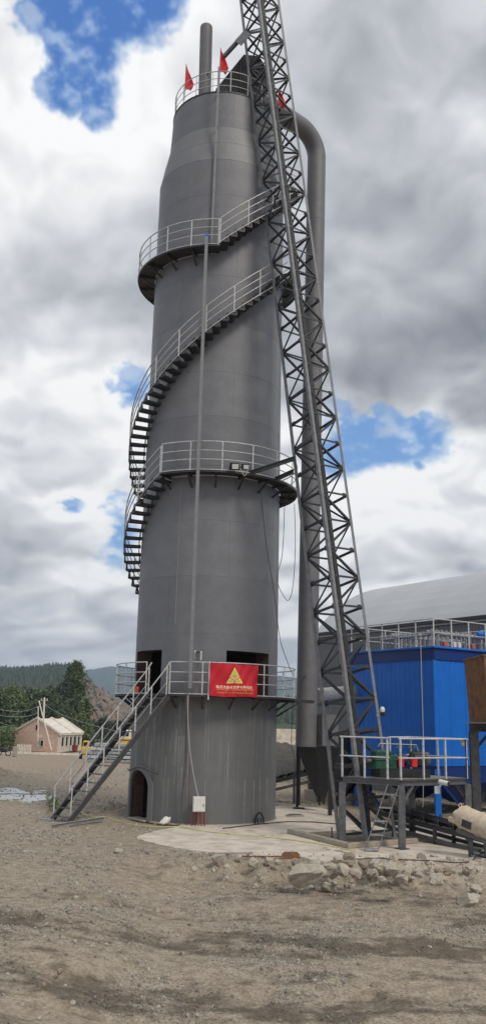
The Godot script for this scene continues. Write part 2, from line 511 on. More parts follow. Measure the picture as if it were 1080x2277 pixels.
# ---------------------------------------------------------------- ground
var gn := FastNoiseLite.new()
var gn2 := FastNoiseLite.new()
func bank_line(x: float) -> float:           # depth at which the broken edge of the slab lies
	return 21.6 + 0.5 * gn2.get_noise_1d(x * 40.0) - 0.03 * x
func lie(x: float, z: float) -> float:       # height of the soil
	var d = -z
	var h = 0.045 * gn.get_noise_2d(x * 1.0, z * 1.0) + 0.03 * gn.get_noise_2d(x * 6.0, z * 6.0)
	if d < 30.0: h += 0.016 * gn.get_noise_2d(x * 22.0, z * 22.0)
	var near_pad = smoothstep(4.2, 2.5, Vector2(x - AX.x, z - AX.z).length())
	h = lerp(h, -0.03, near_pad)
	# spoil heaps west of the stair
	h += 0.5 * exp(-pow((x + 13.5) / 2.2, 2.0) - pow((d - 47.0) / 3.0, 2.0)) * (1.0 + gn.get_noise_2d(x * 12.0, z * 12.0))
	h += 0.22 * exp(-pow((x + 4.0) / 1.2, 2.0) - pow((d - 31.5) / 1.4, 2.0)) * (1.0 + 1.5 * gn.get_noise_2d(x * 14.0, z * 14.0))
	# a step down in front of the slab
	var edge = bank_line(x)
	var side = smoothstep(-3.2, -0.6, x)
	h -= side * 0.38 * smoothstep(edge + 0.25, edge - 1.3, d)
	h += side * 0.10 * exp(-pow((d - edge + 0.1) / 0.55, 2.0)) * smoothstep(1.2, 4.5, x) * (1.0 + gn.get_noise_2d(x * 20.0, z * 20.0))
	# wheel ruts across the foreground
	var rut = d + 0.35 * gn2.get_noise_1d(x * 9.0) - 0.05 * x
	for q in [[17.2, 0.5, 0.07], [15.0, 0.45, 0.07], [12.6, 0.5, 0.08], [11.5, 0.35, 0.06]]:
		h -= q[2] * exp(-pow((rut - q[0]) / q[1], 2.0)) * (1.0 + 0.6 * gn.get_noise_2d(x * 8.0, z * 8.0))
	# the valley floor sinks slowly beyond the yard
	h -= 1.7 * smoothstep(42.0, 118.0, d)
	return h
func soil_colour(x: float, z: float) -> Color:
	var d = -z
	var dry = Color(0.50, 0.463, 0.408)
	var damp = Color(0.212, 0.188, 0.158)
	var tan_ = Color(0.53, 0.475, 0.40)
	var a = gn.get_noise_2d(x * 0.55 + 40.0, z * 2.2)
	var b = gn.get_noise_2d(x * 2.5, z * 6.0 + 70.0)
	var c = dry
	var rut = d + 0.35 * gn2.get_noise_1d(x * 9.0) - 0.05 * x
	var wet = 0.0
	for q in [[17.6, 0.5, 0.55], [15.2, 0.9, 0.95], [13.6, 0.6, 0.5], [12.3, 0.8, 0.9], [10.6, 0.7, 0.7]]:
		wet = max(wet, q[2] * exp(-pow((rut - q[0]) / q[1], 2.0)))
	var fine_ = gn.get_noise_2d(x * 9.0 + 11.0, z * 14.0)
	var grit = gn.get_noise_2d(x * 34.0, z * 40.0 + 5.0)
	wet = smoothstep(0.22, 0.86, wet * 0.78 + 0.6 * a + 0.6 * b + 0.55 * fine_ + 0.3 * grit)
	if d > 20.0: wet *= smoothstep(26.0, 20.0, d)
	c = c.lerp(damp, wet)
	c = c.lerp(tan_, smoothstep(0.0, 0.5, gn.get_noise_2d(x * 0.8, z * 1.2 - 90.0)) * smoothstep(19.0, 30.0, d) * 0.8)
	c = c.lerp(Color(0.72, 0.685, 0.635), 0.85 * exp(-pow((d - bank_line(x) - 0.1) / 0.9, 2.0)) * smoothstep(1.8, 4.2, x))
	if d > 60.0: c = c.lerp(Color(0.52, 0.455, 0.36), 0.4)
	if d > 118.0: c = c.lerp(Color(0.10, 0.13, 0.06), smoothstep(122.0, 150.0, d))
	return c
func ground():
	gn.seed = 7; gn.frequency = 0.16; gn.fractal_octaves = 4; gn.noise_type = FastNoiseLite.TYPE_SIMPLEX_SMOOTH
	gn2.seed = 19; gn2.frequency = 0.03; gn2.fractal_octaves = 3; gn2.noise_type = FastNoiseLite.TYPE_SIMPLEX_SMOOTH
	var mb = MB.new()
	mb.with_col = true
	var rows = []
	var d = 5.0
	while d < 60.0:
		rows.append(d); d *= 1.0052
	while d < 6000.0:
		rows.append(d); d *= 1.06
	var cols := 300
	for dd in rows:
		var half = dd * 0.42 + 3.5
		if dd > 60.0: half = dd * 0.8
		for i in cols + 1:
			var t = float(i) / cols * 2.0 - 1.0
			var x = t * half
			var y = lie(x, -dd)
			mb.col = soil_colour(x, -dd)
			mb.vert(Vector3(x, y, -dd), Vector3.UP, Vector2.ZERO)
	var w = cols + 1
	for j in rows.size() - 1:
		for i in cols:
			var a = j * w + i
			mb.ix.append_array([a, a + w, a + w + 1, a, a + w + 1, a + 1])
	for j in rows.size():                     # smooth normals
		for i in w:
			var a = j * w + i
			var px = mb.v[min(a + 1, j * w + cols)] - mb.v[max(a - 1, j * w)]
			var pz = mb.v[max(a - w, i)] - mb.v[min(a + w, (rows.size() - 1) * w + i)]
			var nn = pz.cross(px)
			if nn.y < 0: nn = -nn
			mb.n[a] = nn.normalized()
	structure("ground", mb, M.soil)
	# the rest of the yard behind and beside the camera
	var back = MB.new()
	back.with_col = true
	back.col = Color(0.54, 0.48, 0.4)
	for q in [[-90.0, 60.0, -5.1, 60.0]]:
		back.quad(Vector3(-90, -0.12, 60), Vector3(90, -0.12, 60), Vector3(90, -0.12, -5.05), Vector3(-90, -0.12, -5.05))
	for s in [-1.0, 1.0]:
		var a = Vector3(s * 5.5, -0.12, -5.0); var b = Vector3(s * 28.6, -0.12, -60.0)
		var c = Vector3(s * 90.0, -0.12, -60.0); var e = Vector3(s * 90.0, -0.12, -5.0)
		if s > 0: back.quad(a, e, c, b)
		else: back.quad(b, c, e, a)
	structure("yard", back, M.soil)

func slab():
	# concrete apron round the kiln, broken off towards the track
	var mb = MB.new()
	var r := RandomNumberGenerator.new(); r.seed = 5
	var pts = PackedVector2Array()
	for q in [[392, 1838], [345, 1847], [300, 1859], [322, 1870], [358, 1879], [405, 1886], [440, 1893], [500, 1899]]:
		var p = onto(q[0], q[1], 0.03)
		if pts.size() > 0:
			var l = pts[-1]
			for e in 6: pts.append(l.lerp(Vector2(p.x, p.z), (e + 1) / 6.0) + Vector2(r.randf() - 0.5, r.randf() - 0.5) * 0.16)
		else: pts.append(Vector2(p.x, p.z))
	var x = 0.3
	while x < 7.6:
		pts.append(Vector2(x, -(bank_line(x) + 0.12 + r.randf() * 0.35)))
		x += 0.14 + r.randf() * 0.2
	pts.append(Vector2(9.5, -22.5)); pts.append(Vector2(9.5, -27.0)); pts.append(Vector2(4.0, -30.2)); pts.append(Vector2(3.2, -34.5))
	pts.append(Vector2(0.5, -35.0)); pts.append(Vector2(-0.6, -33.4)); pts.append(Vector2(-1.12, -30.4))
	var hole = pit_corners()
	# cut the pit out by a bridge from the outline to the hole
	var cut = Geometry2D.clip_polygons(pts, PackedVector2Array([Vector2(hole[0].x, hole[0].z), Vector2(hole[1].x, hole[1].z), Vector2(hole[2].x, hole[2].z), Vector2(hole[3].x, hole[3].z)]))
	var outer = cut[0]
	if cut.size() > 1:
		var inner = cut[1]
		if outer.size() < inner.size(): var sw = outer; outer = inner; inner = sw
		var bi = 0; var bo = 0; var best = 1e9
		for i in inner.size():
			for j in outer.size():
				var dd = inner[i].distance_to(outer[j])
				if dd < best: best = dd; bi = i; bo = j
		if Geometry2D.is_polygon_clockwise(inner) == Geometry2D.is_polygon_clockwise(outer): inner.reverse(); bi = inner.size() - 1 - bi
		var m = PackedVector2Array()
		for j in bo + 1: m.append(outer[j])
		for i in inner.size() + 1: m.append(inner[(bi + i) % inner.size()])
		for j in range(bo, outer.size()): m.append(outer[j])
		outer = m
	var idx = Geometry2D.triangulate_polygon(outer)
	for k in range(0, idx.size(), 3):
		var p = []
		for j in 3: p.append(Vector3(outer[idx[k + j]].x, 0.03, outer[idx[k + j]].y))
		if (p[1] - p[0]).cross(p[2] - p[0]).y < 0: var sw = p[1]; p[1] = p[2]; p[2] = sw
		mb.tri(p[0], p[1], p[2])
	for k in pts.size():
		var a = pts[k]; var b = pts[(k + 1) % pts.size()]
		mb.quad(Vector3(a.x, -0.2, a.y), Vector3(b.x, -0.2, b.y), Vector3(b.x, 0.03, b.y), Vector3(a.x, 0.03, a.y))
	structure("pavement", mb, M.concrete)
	# the sunk pit of the hoist: dark lined box below the slab
	var pit = MB.new()
	for k in 4:
		var a = hole[k]; var b = hole[(k + 1) % 4]
		pit.quad(b + Vector3.DOWN * 0.9, a + Vector3.DOWN * 0.9, a + Vector3.UP * 0.03, b + Vector3.UP * 0.03)
	pit.quad(hole[3] + Vector3.DOWN * 0.9, hole[2] + Vector3.DOWN * 0.9, hole[1] + Vector3.DOWN * 0.9, hole[0] + Vector3.DOWN * 0.9)
	structure("pit", pit, M.kerb)
	for k in [0, 3]:
		var a = hole[k]; var b = hole[(k + 1) % 4]
		var kb = MB.new()
		var dir = (b - a).normalized()
		var o = (a + b) * 0.5 + Vector3.UP * 0.095
		kb.box(facing(o, dir), Vector3(a.distance_to(b) + 0.14, 0.13, 0.15), 0.015)
		solo("pit_kerb", kb, M.kerb, ["low rough concrete kerb along the pit side facing the track", "low rough concrete kerb along the pit side facing the kiln"][0 if k == 0 else 1], "kerb", Vector3(o.x, 0.03, o.z))
func pit_corners() -> Array:                 # front corner first
	var c0 = onto(775, 1889, 0.0)
	var c1 = onto(645, 1856, 0.0)
	var c3 = c0 + DB * 2.3
	return [c0, c1, c1 + DB * 2.3, c3]

# ---------------------------------------------------------------- stones
func rock_mesh(seed_: int, rough := 0.35, flat_ := 0.75, seg := 14, rin := 8) -> ArrayMesh:
	var st := SurfaceTool.new()
	var s := SphereMesh.new()
	s.radial_segments = seg; s.rings = rin; s.radius = 0.5; s.height = 1.0
	var a = s.surface_get_arrays(0)
	var n := FastNoiseLite.new(); n.seed = seed_; n.frequency = 0.9; n.fractal_octaves = 2
	var r := RandomNumberGenerator.new(); r.seed = seed_
	var planes = []
	for k in 7: planes.append([Vector3(r.randf() - 0.5, r.randf() - 0.5, r.randf() - 0.5).normalized(), 0.26 + r.randf() * 0.16])
	var v = a[Mesh.ARRAY_VERTEX]
	for i in v.size():
		var p = v[i]
		p *= 1.0 + rough * n.get_noise_3dv(p * 1.6)
		for q in planes:
			var e = p.dot(q[0]) - q[1]
			if e > 0: p -= q[0] * e
		p *= 1.0 + 0.16 * n.get_noise_3dv(p * 7.0) + 0.08 * n.get_noise_3dv(p * 17.0)
		v[i] = Vector3(p.x, p.y * flat_, p.z)
	st.begin(Mesh.PRIMITIVE_TRIANGLES)
	st.set_smooth_group(-1)
	for i in a[Mesh.ARRAY_INDEX]: st.add_vertex(v[i])
	st.generate_normals()
	return st.commit()
func stones():
	var rocks = []
	for k in 8: rocks.append(rock_mesh(100 + k, 0.4, 0.72))
	var pebbles = []
	for k in 4: pebbles.append(rock_mesh(140 + k, 0.4, 0.72, 7, 4))
	var r := RandomNumberGenerator.new(); r.seed = 77
	var lay = func(px, py, size, kind, label, h = 1.0):
		var p = onto(px, py, 0.0)
		for it in 4: p = onto(px, py, lie(p.x, p.z))
		var o = MeshInstance3D.new()
		o.name = numbered("rock")
		o.mesh = rocks[r.randi() % 8]
		o.material_override = kind
		add_child(o)
		var s = size
		o.transform = Transform3D(Basis.from_euler(Vector3(r.randf() * 0.4, r.randf() * TAU, r.randf() * 0.4)) * Basis.from_scale(Vector3(s, s * h, s * (0.75 + 0.3 * r.randf()))), p + Vector3.UP * s * (0.08 + 0.1 * r.randf()))
		return o
	var edge_label = "pale angular concrete chunk tumbled along the broken slab edge"
	# the large pieces of the broken edge
	var big = [[676, 1950, 0.78, "largest squared concrete block, undercut, at the broken slab edge"], [729, 1982, 0.36, "rounded pale boulder rolled out below the broken slab edge"], [1058, 1985, 0.34, "small white stone lying alone on the track below the cable coil"], [1035, 2012, 0.6, "flat slab-like stone half sunk in the track gravel"]]
	for b in big:
		var o = lay.call(b[0], b[1], b[2], M.rock, b[3], 0.9 if b[2] < 0.6 else 0.75)
		tag(o, b[3], "rock")
	for b in [[735, 1938, 0.42], [765, 1942, 0.4], [790, 1950, 0.34], [822, 1948, 0.36], [838, 1936, 0.46], [862, 1936, 0.4], [880, 1945, 0.38], [900, 1938, 0.36], [922, 1932, 0.34], [700, 1925, 0.3], [655, 1922, 0.24], [618, 1920, 0.22], [595, 1918, 0.26], [560, 1922, 0.3], [505, 1932, 0.2], [488, 1915, 0.4], [530, 1912, 0.24], [775, 1925, 0.3], [750, 1918, 0.26], [808, 1928, 0.32], [850, 1958, 0.24], [872, 1965, 0.2], [905, 1955, 0.26], [690, 1975, 0.14], [660, 1972, 0.12], [780, 1972, 0.16], [825, 1987, 0.15], [745, 1965, 0.2], [935, 1950, 0.2], [960, 1965, 0.18], [720, 1944, 0.3], [885, 1915, 0.34], [940, 1912, 0.3], [1000, 1915, 0.28], [430, 1935, 0.16], [262, 1897, 0.26]]:
		tag(lay.call(b[0], b[1], b[2], M.rock if r.randf() < 0.75 else M.rock_brown, ""), edge_label, "rock", "concrete chunks along the slab edge")
	for k in 60:
		var px = 420 + r.randf() * 640
		tag(lay.call(px, 1912 + r.randf() * 66, 0.07 + 0.13 * pow(r.randf(), 2.0), M.rock if r.randf() < 0.6 else M.rock_brown, ""), edge_label, "rock", "concrete chunks along the slab edge")
	for k in 44:
		var px = 770 + r.randf() * 330
		tag(lay.call(px, 1904 + r.randf() * 60, 0.1 + 0.26 * pow(r.randf(), 1.6), M.rock if r.randf() < 0.75 else M.rock_brown, ""), edge_label, "rock", "concrete chunks along the slab edge")
	for k in 46:
		tag(lay.call(r.randf() * 1080, 1985 + 260 * pow(r.randf(), 1.5), 0.05 + 0.09 * pow(r.randf(), 2.0), M.rock if r.randf() < 0.5 else M.rock_brown, ""), "small loose stone lying on the gravel track", "rock", "loose stones on the track")
	for k in 40:
		tag(lay.call(40 + r.randf() * 250, 1715 + 120 * r.randf(), 0.08 + 0.16 * pow(r.randf(), 2.0), M.rock_brown if r.randf() < 0.6 else M.rock, ""), "brown loose stone on the churned soil beside the straight stair", "rock", "stones on the soil by the stair")
	gravel(pebbles)
func gravel(rocks):
	var r := RandomNumberGenerator.new(); r.seed = 99
	var sizes = [[42000, 9.0, 22.0, 0.012, 0.034], [9000, 9.0, 30.0, 0.02, 0.075], [5000, 22.0, 60.0, 0.04, 0.11]]
	var k := 0
	for q in sizes:
		var mm := MultiMesh.new()
		mm.transform_format = MultiMesh.TRANSFORM_3D
		mm.use_colors = true
		mm.mesh = rocks[k]
		mm.instance_count = q[0]
		for i in q[0]:
			var p = Vector3.ZERO
			for tries in 6:
				var d = q[1] + (q[2] - q[1]) * pow(r.randf(), 1.25)
				var x = (r.randf() * 2.0 - 1.0) * (d * 0.30 + 0.6)
				p = Vector3(x, 0, -d)
				if Vector2(x - AX.x, -d - AX.z).length() < 3.2 or (d > bank_line(x) + 0.2 + 0.9 * pow(r.randf(), 2.0) and x > -2.4 and d < 31.0): continue
				if gn.get_noise_2d(x * 2.2, -d * 2.2 + 33.0) + r.randf() * 0.4 > 0.26: break
			if (-p.z > bank_line(p.x) + 1.1 and p.x > -2.4 and -p.z < 31.0): p = Vector3(-2.6 - r.randf() * 3.0, 0, -12.0 - 10.0 * r.randf())
			p.y = lie(p.x, p.z)
			if p.x > -2.4 and -p.z > bank_line(p.x) + 0.12 and -p.z < 24.0: p.y = max(p.y, 0.03)
			var s = q[3] + (q[4] - q[3]) * pow(r.randf(), 2.5)
			mm.set_instance_transform(i, Transform3D(Basis.from_euler(Vector3(r.randf() * 3, r.randf() * 6, r.randf() * 3)) * Basis.from_scale(Vector3(s, s * (0.6 + 0.4 * r.randf()), s)), p + Vector3.UP * s * 0.12))
			var c = soil_colour(p.x, p.z).lerp(Color(0.40, 0.375, 0.335), 0.1 + 0.3 * r.randf()) * (0.38 + 0.55 * r.randf())
			mm.set_instance_color(i, Color(c.r, c.g, c.b))
		var o := MultiMeshInstance3D.new()
		o.name = numbered("gravel")
		o.multimesh = mm
		o.material_override = M.pebble
		add_child(o)
		tag(o, ["fine grey gravel spread over the track", "coarse gravel scattered on the track and yard", "stony litter on the soil around the yard"][k], "gravel", "", "stuff")
		k += 1

# ---------------------------------------------------------------- kiln
# part of a round wall whose lower edge may be cut by openings: lower(a) gives the height where the wall starts
func round_wall(ro0, ro1, ri, h0, h1, holes, lower: Callable, dv = 1.0) -> MB:
	var mb = MB.new()
	var angs = []
	var a = -180.0
	while a < 180.0 - 1e-6:
		angs.append(a); a += 3.0
	for hl in holes:
		var k = 0.0
		while k <= 1.0001:
			angs.append(lerp(float(hl[0]), float(hl[1]), k)); k += 1.0 / 16.0
	angs.sort()
	angs.append(180.0)
	var pt = func(deg, r, h): return pol(deg, r, h)
	var inside = func(deg):
		for hl in holes:
			if deg > hl[0] + 1e-4 and deg < hl[1] - 1e-4: return true
		return false
	for i in angs.size() - 1:
		var a0 = angs[i]; var a1 = angs[i + 1]
		if a1 - a0 < 1e-5: continue
		var cut = inside.call((a0 + a1) * 0.5)
		var l0 = lower.call(a0) if cut else h0
		var l1 = lower.call(a1) if cut else h0
		var f0 = (l0 - h0) / (h1 - h0); var f1 = (l1 - h0) / (h1 - h0)
		var n0 = Vector3(sin(deg_to_rad(a0)), 0, cos(deg_to_rad(a0))); var n1 = Vector3(sin(deg_to_rad(a1)), 0, cos(deg_to_rad(a1)))
		var b = mb.v.size()
		mb.vert(pt.call(a0, lerp(ro0, ro1, f0), l0), n0, Vector2(a0 / 360.0, (h1 - l0) / dv))
		mb.vert(pt.call(a1, lerp(ro0, ro1, f1), l1), n1, Vector2(a1 / 360.0, (h1 - l1) / dv))
		mb.vert(pt.call(a1, ro1, h1), n1, Vector2(a1 / 360.0, 0))
		mb.vert(pt.call(a0, ro1, h1), n0, Vector2(a0 / 360.0, 0))
		mb.ix.append_array([b, b + 2, b + 1, b, b + 3, b + 2])
		b = mb.v.size()
		mb.vert(pt.call(a0, ri, l0), -n0); mb.vert(pt.call(a1, ri, l1), -n1); mb.vert(pt.call(a1, ri, h1), -n1); mb.vert(pt.call(a0, ri, h1), -n0)
		mb.ix.append_array([b, b + 1, b + 2, b, b + 2, b + 3])
		if cut:
			mb.quad(pt.call(a0, ri, l0), pt.call(a1, ri, l1), pt.call(a1, ro0, l1), pt.call(a0, ro0, l0))
	for hl in holes:
		for e in 2:
			var d = hl[e]
			var l = lower.call(d)
			var q = [pt.call(d, ro0, h0), pt.call(d, ri, h0), pt.call(d, ri, l), pt.call(d, ro0, l)]
			if e == 0: mb.quad(q[0], q[1], q[2], q[3])
			else: mb.quad(q[3], q[2], q[1], q[0])
	return mb
const DOOR := [-69.5, -41.0]
const HATCH_A := [-72.0, -34.4]
const HATCH_B := [17.0, 59.5]
func arch(deg) -> float:
	var t = (deg - (DOOR[0] + DOOR[1]) * 0.5) / ((DOOR[1] - DOOR[0]) * 0.5)
	return 0.98 + 0.55 * sqrt(max(0.0, 1.0 - t * t))
func hatch(_deg) -> float: return 5.28
func kiln():
	var t = thing("kiln_tower", "tall grey steel lime kiln tower with stains on its lower shell", "kiln", AX)
	part(t, "shell_course", round_wall(R0, R0, R0 - 0.02, 0.0, 3.88, [DOOR], arch, 3.88), M.streaked)
	part(t, "shell_course", round_wall(R0 - 0.004, R0 - 0.004, R0 - 0.02, 3.88, 5.8, [HATCH_A, HATCH_B], hatch), M.kiln_dull)
	part(t, "lining", round_wall(R0 - 0.022, R0 - 0.022, R0 - 0.42, 0.0, 3.86, [DOOR], arch), M.brick_lining)
	part(t, "lining", round_wall(R0 - 0.026, R0 - 0.026, R0 - 0.5, 3.9, 5.78, [HATCH_A, HATCH_B], hatch), M.brick_lining)
	# brick courses that show at the reveal of the hatch
	var none = func(_d): return 0.0
	var hs = [5.8, 7.65, 9.5, 11.35, 13.1, 14.7, 16.5, 18.3, 20.0, 21.5, 22.93]
	var tones = [M.kiln_dull, M.kiln, M.kiln, M.kiln_dull, M.kiln, M.kiln, M.kiln_dull, M.kiln, M.kiln_dull, M.kiln_dull]
	for i in hs.size() - 1:
		var ra = lerp(2.416, 2.392, (hs[i] - 5.8) / 17.0); var rb = lerp(2.416, 2.392, (hs[i + 1] - 5.8) / 17.0)
		part(t, "shell_course", round_wall(ra, rb, rb - 0.02, hs[i], hs[i + 1], [], none), tones[i])
		weld(t, hs[i], ra)
		# upright joint of the plates, staggered from course to course
		for k in 3:
			var deg = -150.0 + 120.0 * k + 47.0 * (i % 3)
			tubed(t, "plate_joint", [pol(deg, ra + 0.001, hs[i]), pol(deg, rb + 0.001, hs[i + 1])], 0.004, M.weld, 5)
	part(t, "shell_course", round_wall(2.392, 2.24, 2.2, 22.93, 23.73, [], none), M.kiln_pale)
	part(t, "shell_course", round_wall(2.24, 2.07, 2.05, 23.73, 24.52, [], none), M.kiln_pale)
	part(t, "shell_course", round_wall(2.07, 2.0, 1.98, 24.52, 26.05, [], none), M.kiln_dull)
	weld(t, 22.93, 2.392); weld(t, 23.73, 2.24); weld(t, 24.52, 2.07)
	for q in [[-28.0, 22.93, 23.73, 2.392, 2.24], [42.0, 22.93, 24.52, 2.392, 2.07], [-46.0, 23.73, 24.52, 2.24, 2.07], [12.0, 24.52, 26.05, 2.07, 2.0], [-40.0, 21.5, 22.93, 2.393, 2.392]]:
		tubed(t, "plate_joint", [pol(q[0], q[3] + 0.001, q[1]), pol(q[0], q[4] + 0.001, q[2])], 0.004, M.weld, 5)
	var rf = MB.new()
	rf.lathe(Transform3D(Basis.IDENTITY, AX), [[2.02, 26.04], [2.02, 26.10], [0.3, 26.32], [0.0, 26.32]], 48)
	part(t, "roof", rf, M.dark)
	# door surround: a plate standing proud of the shell, and the bent lip above it
	var fr = MB.new()
	var prev = null
	for k in 25:
		var a = PI * k / 24.0
		var deg = (DOOR[0] + DOOR[1]) * 0.5 - cos(a) * (DOOR[1] - DOOR[0]) * 0.5
		var hi = arch(deg)
		var dout = (DOOR[0] + DOOR[1]) * 0.5 - cos(a) * ((DOOR[1] - DOOR[0]) * 0.5 + 4.4)
		var ho = 1.02 + 0.64 * sin(a)
		var cur = [pol(deg, R0 + 0.05, hi), pol(dout, R0 + 0.05, ho), pol(deg, R0 - 0.1, hi), pol(dout, R0, ho)]
		if prev != null:
			fr.quad(prev[0], cur[0], cur[1], prev[1])
			fr.quad(prev[2], cur[2], cur[0], prev[0])
			fr.quad(prev[1], cur[1], cur[3], prev[3])
		prev = cur
	for e in 2:
		var d1 = DOOR[e]; var d2 = DOOR[e] + (-4.4 if e == 0 else 4.4)
		var q = [pol(d1, R0 + 0.05, 0.02), pol(d2, R0 + 0.05, 0.02), pol(d2, R0 + 0.05, 1.02), pol(d1, R0 + 0.05, 0.98), pol(d1, R0 - 0.1, 0.02), pol(d1, R0 - 0.1, 0.98), pol(d2, R0, 0.02), pol(d2, R0, 1.02)]
		if e == 0:
			fr.quad(q[1], q[0], q[3], q[2]); fr.quad(q[0], q[4], q[5], q[3]); fr.quad(q[6], q[1], q[2], q[7])
		else:
			fr.quad(q[0], q[1], q[2], q[3]); fr.quad(q[4], q[0], q[3], q[5]); fr.quad(q[1], q[6], q[7], q[2])
	part(t, "door_surround", fr, M.kiln)
	var lip = []
	for k in 17:
		var s = k / 16.0
		lip.append(pol(lerp(-80.0, -32.0, s), R0 + 0.06, 1.56 - 0.08 * sin(s * PI * 2.0 + 0.9) - 0.02 * s))
	tubed(t, "door_lip", lip, 0.028, M.steel, 6)
	boxed(t, "door_sill", facing(pol(-55, R0 - 0.16, 0.03), Vector3(cos(deg_to_rad(-55)), 0, -sin(deg_to_rad(-55)))), Vector3(1.1, 0.06, 0.42), M.kerb, 0.01)
	for q in [[-23.5, 6.1, 10.7, 0.022], [-29.5, 8.9, 10.75, 0.014], [-25.0, 8.2, 10.0, 0.01]]: beam(t, "lime_streak", pol(q[0], R0 - 0.003, q[1]), pol(q[0] + 0.25, R0 - 0.004, q[2]), q[3], 0.004, M.streak_pale, null, Vector3(cos(deg_to_rad(q[0])), 0, -sin(deg_to_rad(q[0]))))
	# foot ring
	var ft = MB.new()
	ft.lathe(Transform3D(Basis.IDENTITY, AX), [[R0 + 0.02, 0.0], [R0 + 0.06, 0.0], [R0 + 0.06, 0.035], [R0 + 0.001, 0.05]], 72, deg_to_rad(-38), deg_to_rad(282))
	part(t, "foot_ring", ft, M.kerb)
func weld(t, h, r):
	var ring = MB.new()
	ring.lathe(Transform3D(Basis.IDENTITY, AX + Vector3.UP * h), [[r - 0.004, -0.01], [r + 0.004, -0.004], [r + 0.004, 0.004], [r - 0.004, 0.01]], 90)
	part(t, "weld_seam", ring, M.weld)

func arc_pts(a0, a1, r, h, step = 4.0) -> Array:
	var n = max(2, int(abs(a1 - a0) / step) + 1)
	var out = []
	for k in n + 1: out.append(pol(lerp(float(a0), float(a1), float(k) / n), r, h))
	return out
func gallery(label, h, a0, a1, gaps: Array, posts_every = 19.0, shell_r = R0, extra := []):
	var t = thing("gallery", label, "walkway", AX + Vector3.UP * h, "round galleries of the kiln tower")
	var n = int(ceil((a1 - a0) / 20.0))
	for k in n:                               # deck plates butted end to end
		var p0 = lerp(float(a0), float(a1), float(k) / n) + 0.06; var p1 = lerp(float(a0), float(a1), float(k + 1) / n) - 0.06
		var mb = MB.new()
		var m = 5
		for i in m:
			var b0 = lerp(p0, p1, float(i) / m); var b1 = lerp(p0, p1, float(i + 1) / m)
			var ri = shell_r + 0.012
			var a = pol(b0, ri, h); var b = pol(b0, RO, h); var c = pol(b1, RO, h); var d = pol(b1, ri, h)
			var dn = Vector3.DOWN * 0.006
			mb.quad(a, b, c, d); mb.quad(d + dn, c + dn, b + dn, a + dn)
			var dk = Vector3.DOWN * 0.07       # outer edge angle
			mb.quad(b + dk, c + dk, c, b)
		part(t, "deck_plate", mb, M.dark)
		var br = (p0 + p1) * 0.5 - (p1 - p0) * 0.5
		beam(t, "bracket", pol(br, shell_r, h - 0.05), pol(br, RO - 0.02, h - 0.05), 0.05, 0.08, M.dark)
		beam(t, "brace", pol(br, shell_r, h - 0.42), pol(br, RO - 0.16, h - 0.09), 0.05, 0.05, M.dark)
	for g in gaps:                            # stretches that carry a railing
		tubed(t, "toe_strip", arc_pts(g[0], g[1], RO + 0.004, h + 0.005), 0.018, M.rail, 6)
		for q in [[0.36, 0.017], [0.66, 0.017], [0.97, 0.021]]:
			tubed(t, "rail", arc_pts(g[0], g[1], RO - 0.015, h + q[0]), q[1], M.rail, 6)
		var m = max(1, int(round((g[1] - g[0]) / posts_every)))
		for k in m + 1:
			var d = lerp(float(g[0]), float(g[1]), float(k) / m)
			beam(t, "post", pol(d, RO - 0.015, h - 0.03), pol(d, RO - 0.015, h + 0.97), 0.034, 0.034, M.rail, unit_angle)
	for e in extra: beam(t, "outrigger", e[0], e[1], 0.08, 0.1, M.dark)
	return t
func flight(label, aa, ha, ab, hb, ri, skip_last = false):
	var t = thing("spiral_stair", label, "stair", pol(aa, (R0 + RO) * 0.5, ha), "spiral stair flights of the kiln tower")
	var n = int(round((hb - ha) / 0.235))
	var da = (ab - aa) / n; var dh = (hb - ha) / n
	var r1 = RO - 0.01
	for k in n:
		var a = aa + da * (k + 0.5); var h = ha + dh * k + dh * 0.5
		var d0 = a - da * 0.6; var d1 = a + da * 0.6
		var mb = MB.new()
		var p = [pol(d0, ri + 0.01, h), pol(d0, r1, h), pol(d1, r1, h), pol(d1, ri + 0.01, h)]
		if da < 0: p = [p[3], p[2], p[1], p[0]]
		var dn = Vector3.DOWN * 0.07
		mb.quad(p[0], p[1], p[2], p[3])
		mb.quad(p[3] + dn, p[2] + dn, p[1] + dn, p[0] + dn)
		for e in 4: mb.quad(p[e] + dn, p[(e + 1) % 4] + dn, p[(e + 1) % 4], p[e])
		part(t, "tread", mb, M.dark)
		if k > 0:                             # saw-tooth bars that carry the treads
			for r in [r1 - 0.02, ri + 0.07]:
				beam(t, "stringer_bar", pol(a - da * 0.95, r, h - dh - 0.03), pol(a - da * 0.55, r, h - 0.03), 0.03, 0.07, M.dark, null, pol(a, 1, 0) - AX)
				beam(t, "stringer_bar", pol(a - da * 0.55, r, h - 0.05), pol(a - da * 0.4, r, h - dh - 0.06), 0.03, 0.06, M.dark, null, pol(a, 1, 0) - AX)
	var m = int(round(n / 3.5))
	for k in m + 1:
		var s = float(k) / m
		beam(t, "post", pol(lerp(aa, ab, s), RO - 0.02, lerp(ha, hb, s) - 0.02), pol(lerp(aa, ab, s), RO - 0.02, lerp(ha, hb, s) + 0.95), 0.034, 0.034, M.rail, unit_angle)
	for q in [[0.03, 0.017], [0.36, 0.017], [0.65, 0.017], [0.95, 0.021]]:
		var pts = []
		for k in n * 2 + 1:
			var s = float(k) / (n * 2)
			pts.append(pol(lerp(aa, ab, s), RO - 0.02, lerp(ha, hb, s) + q[0]))
		tubed(t, "rail", pts, q[1], M.rail, 6)
	return t
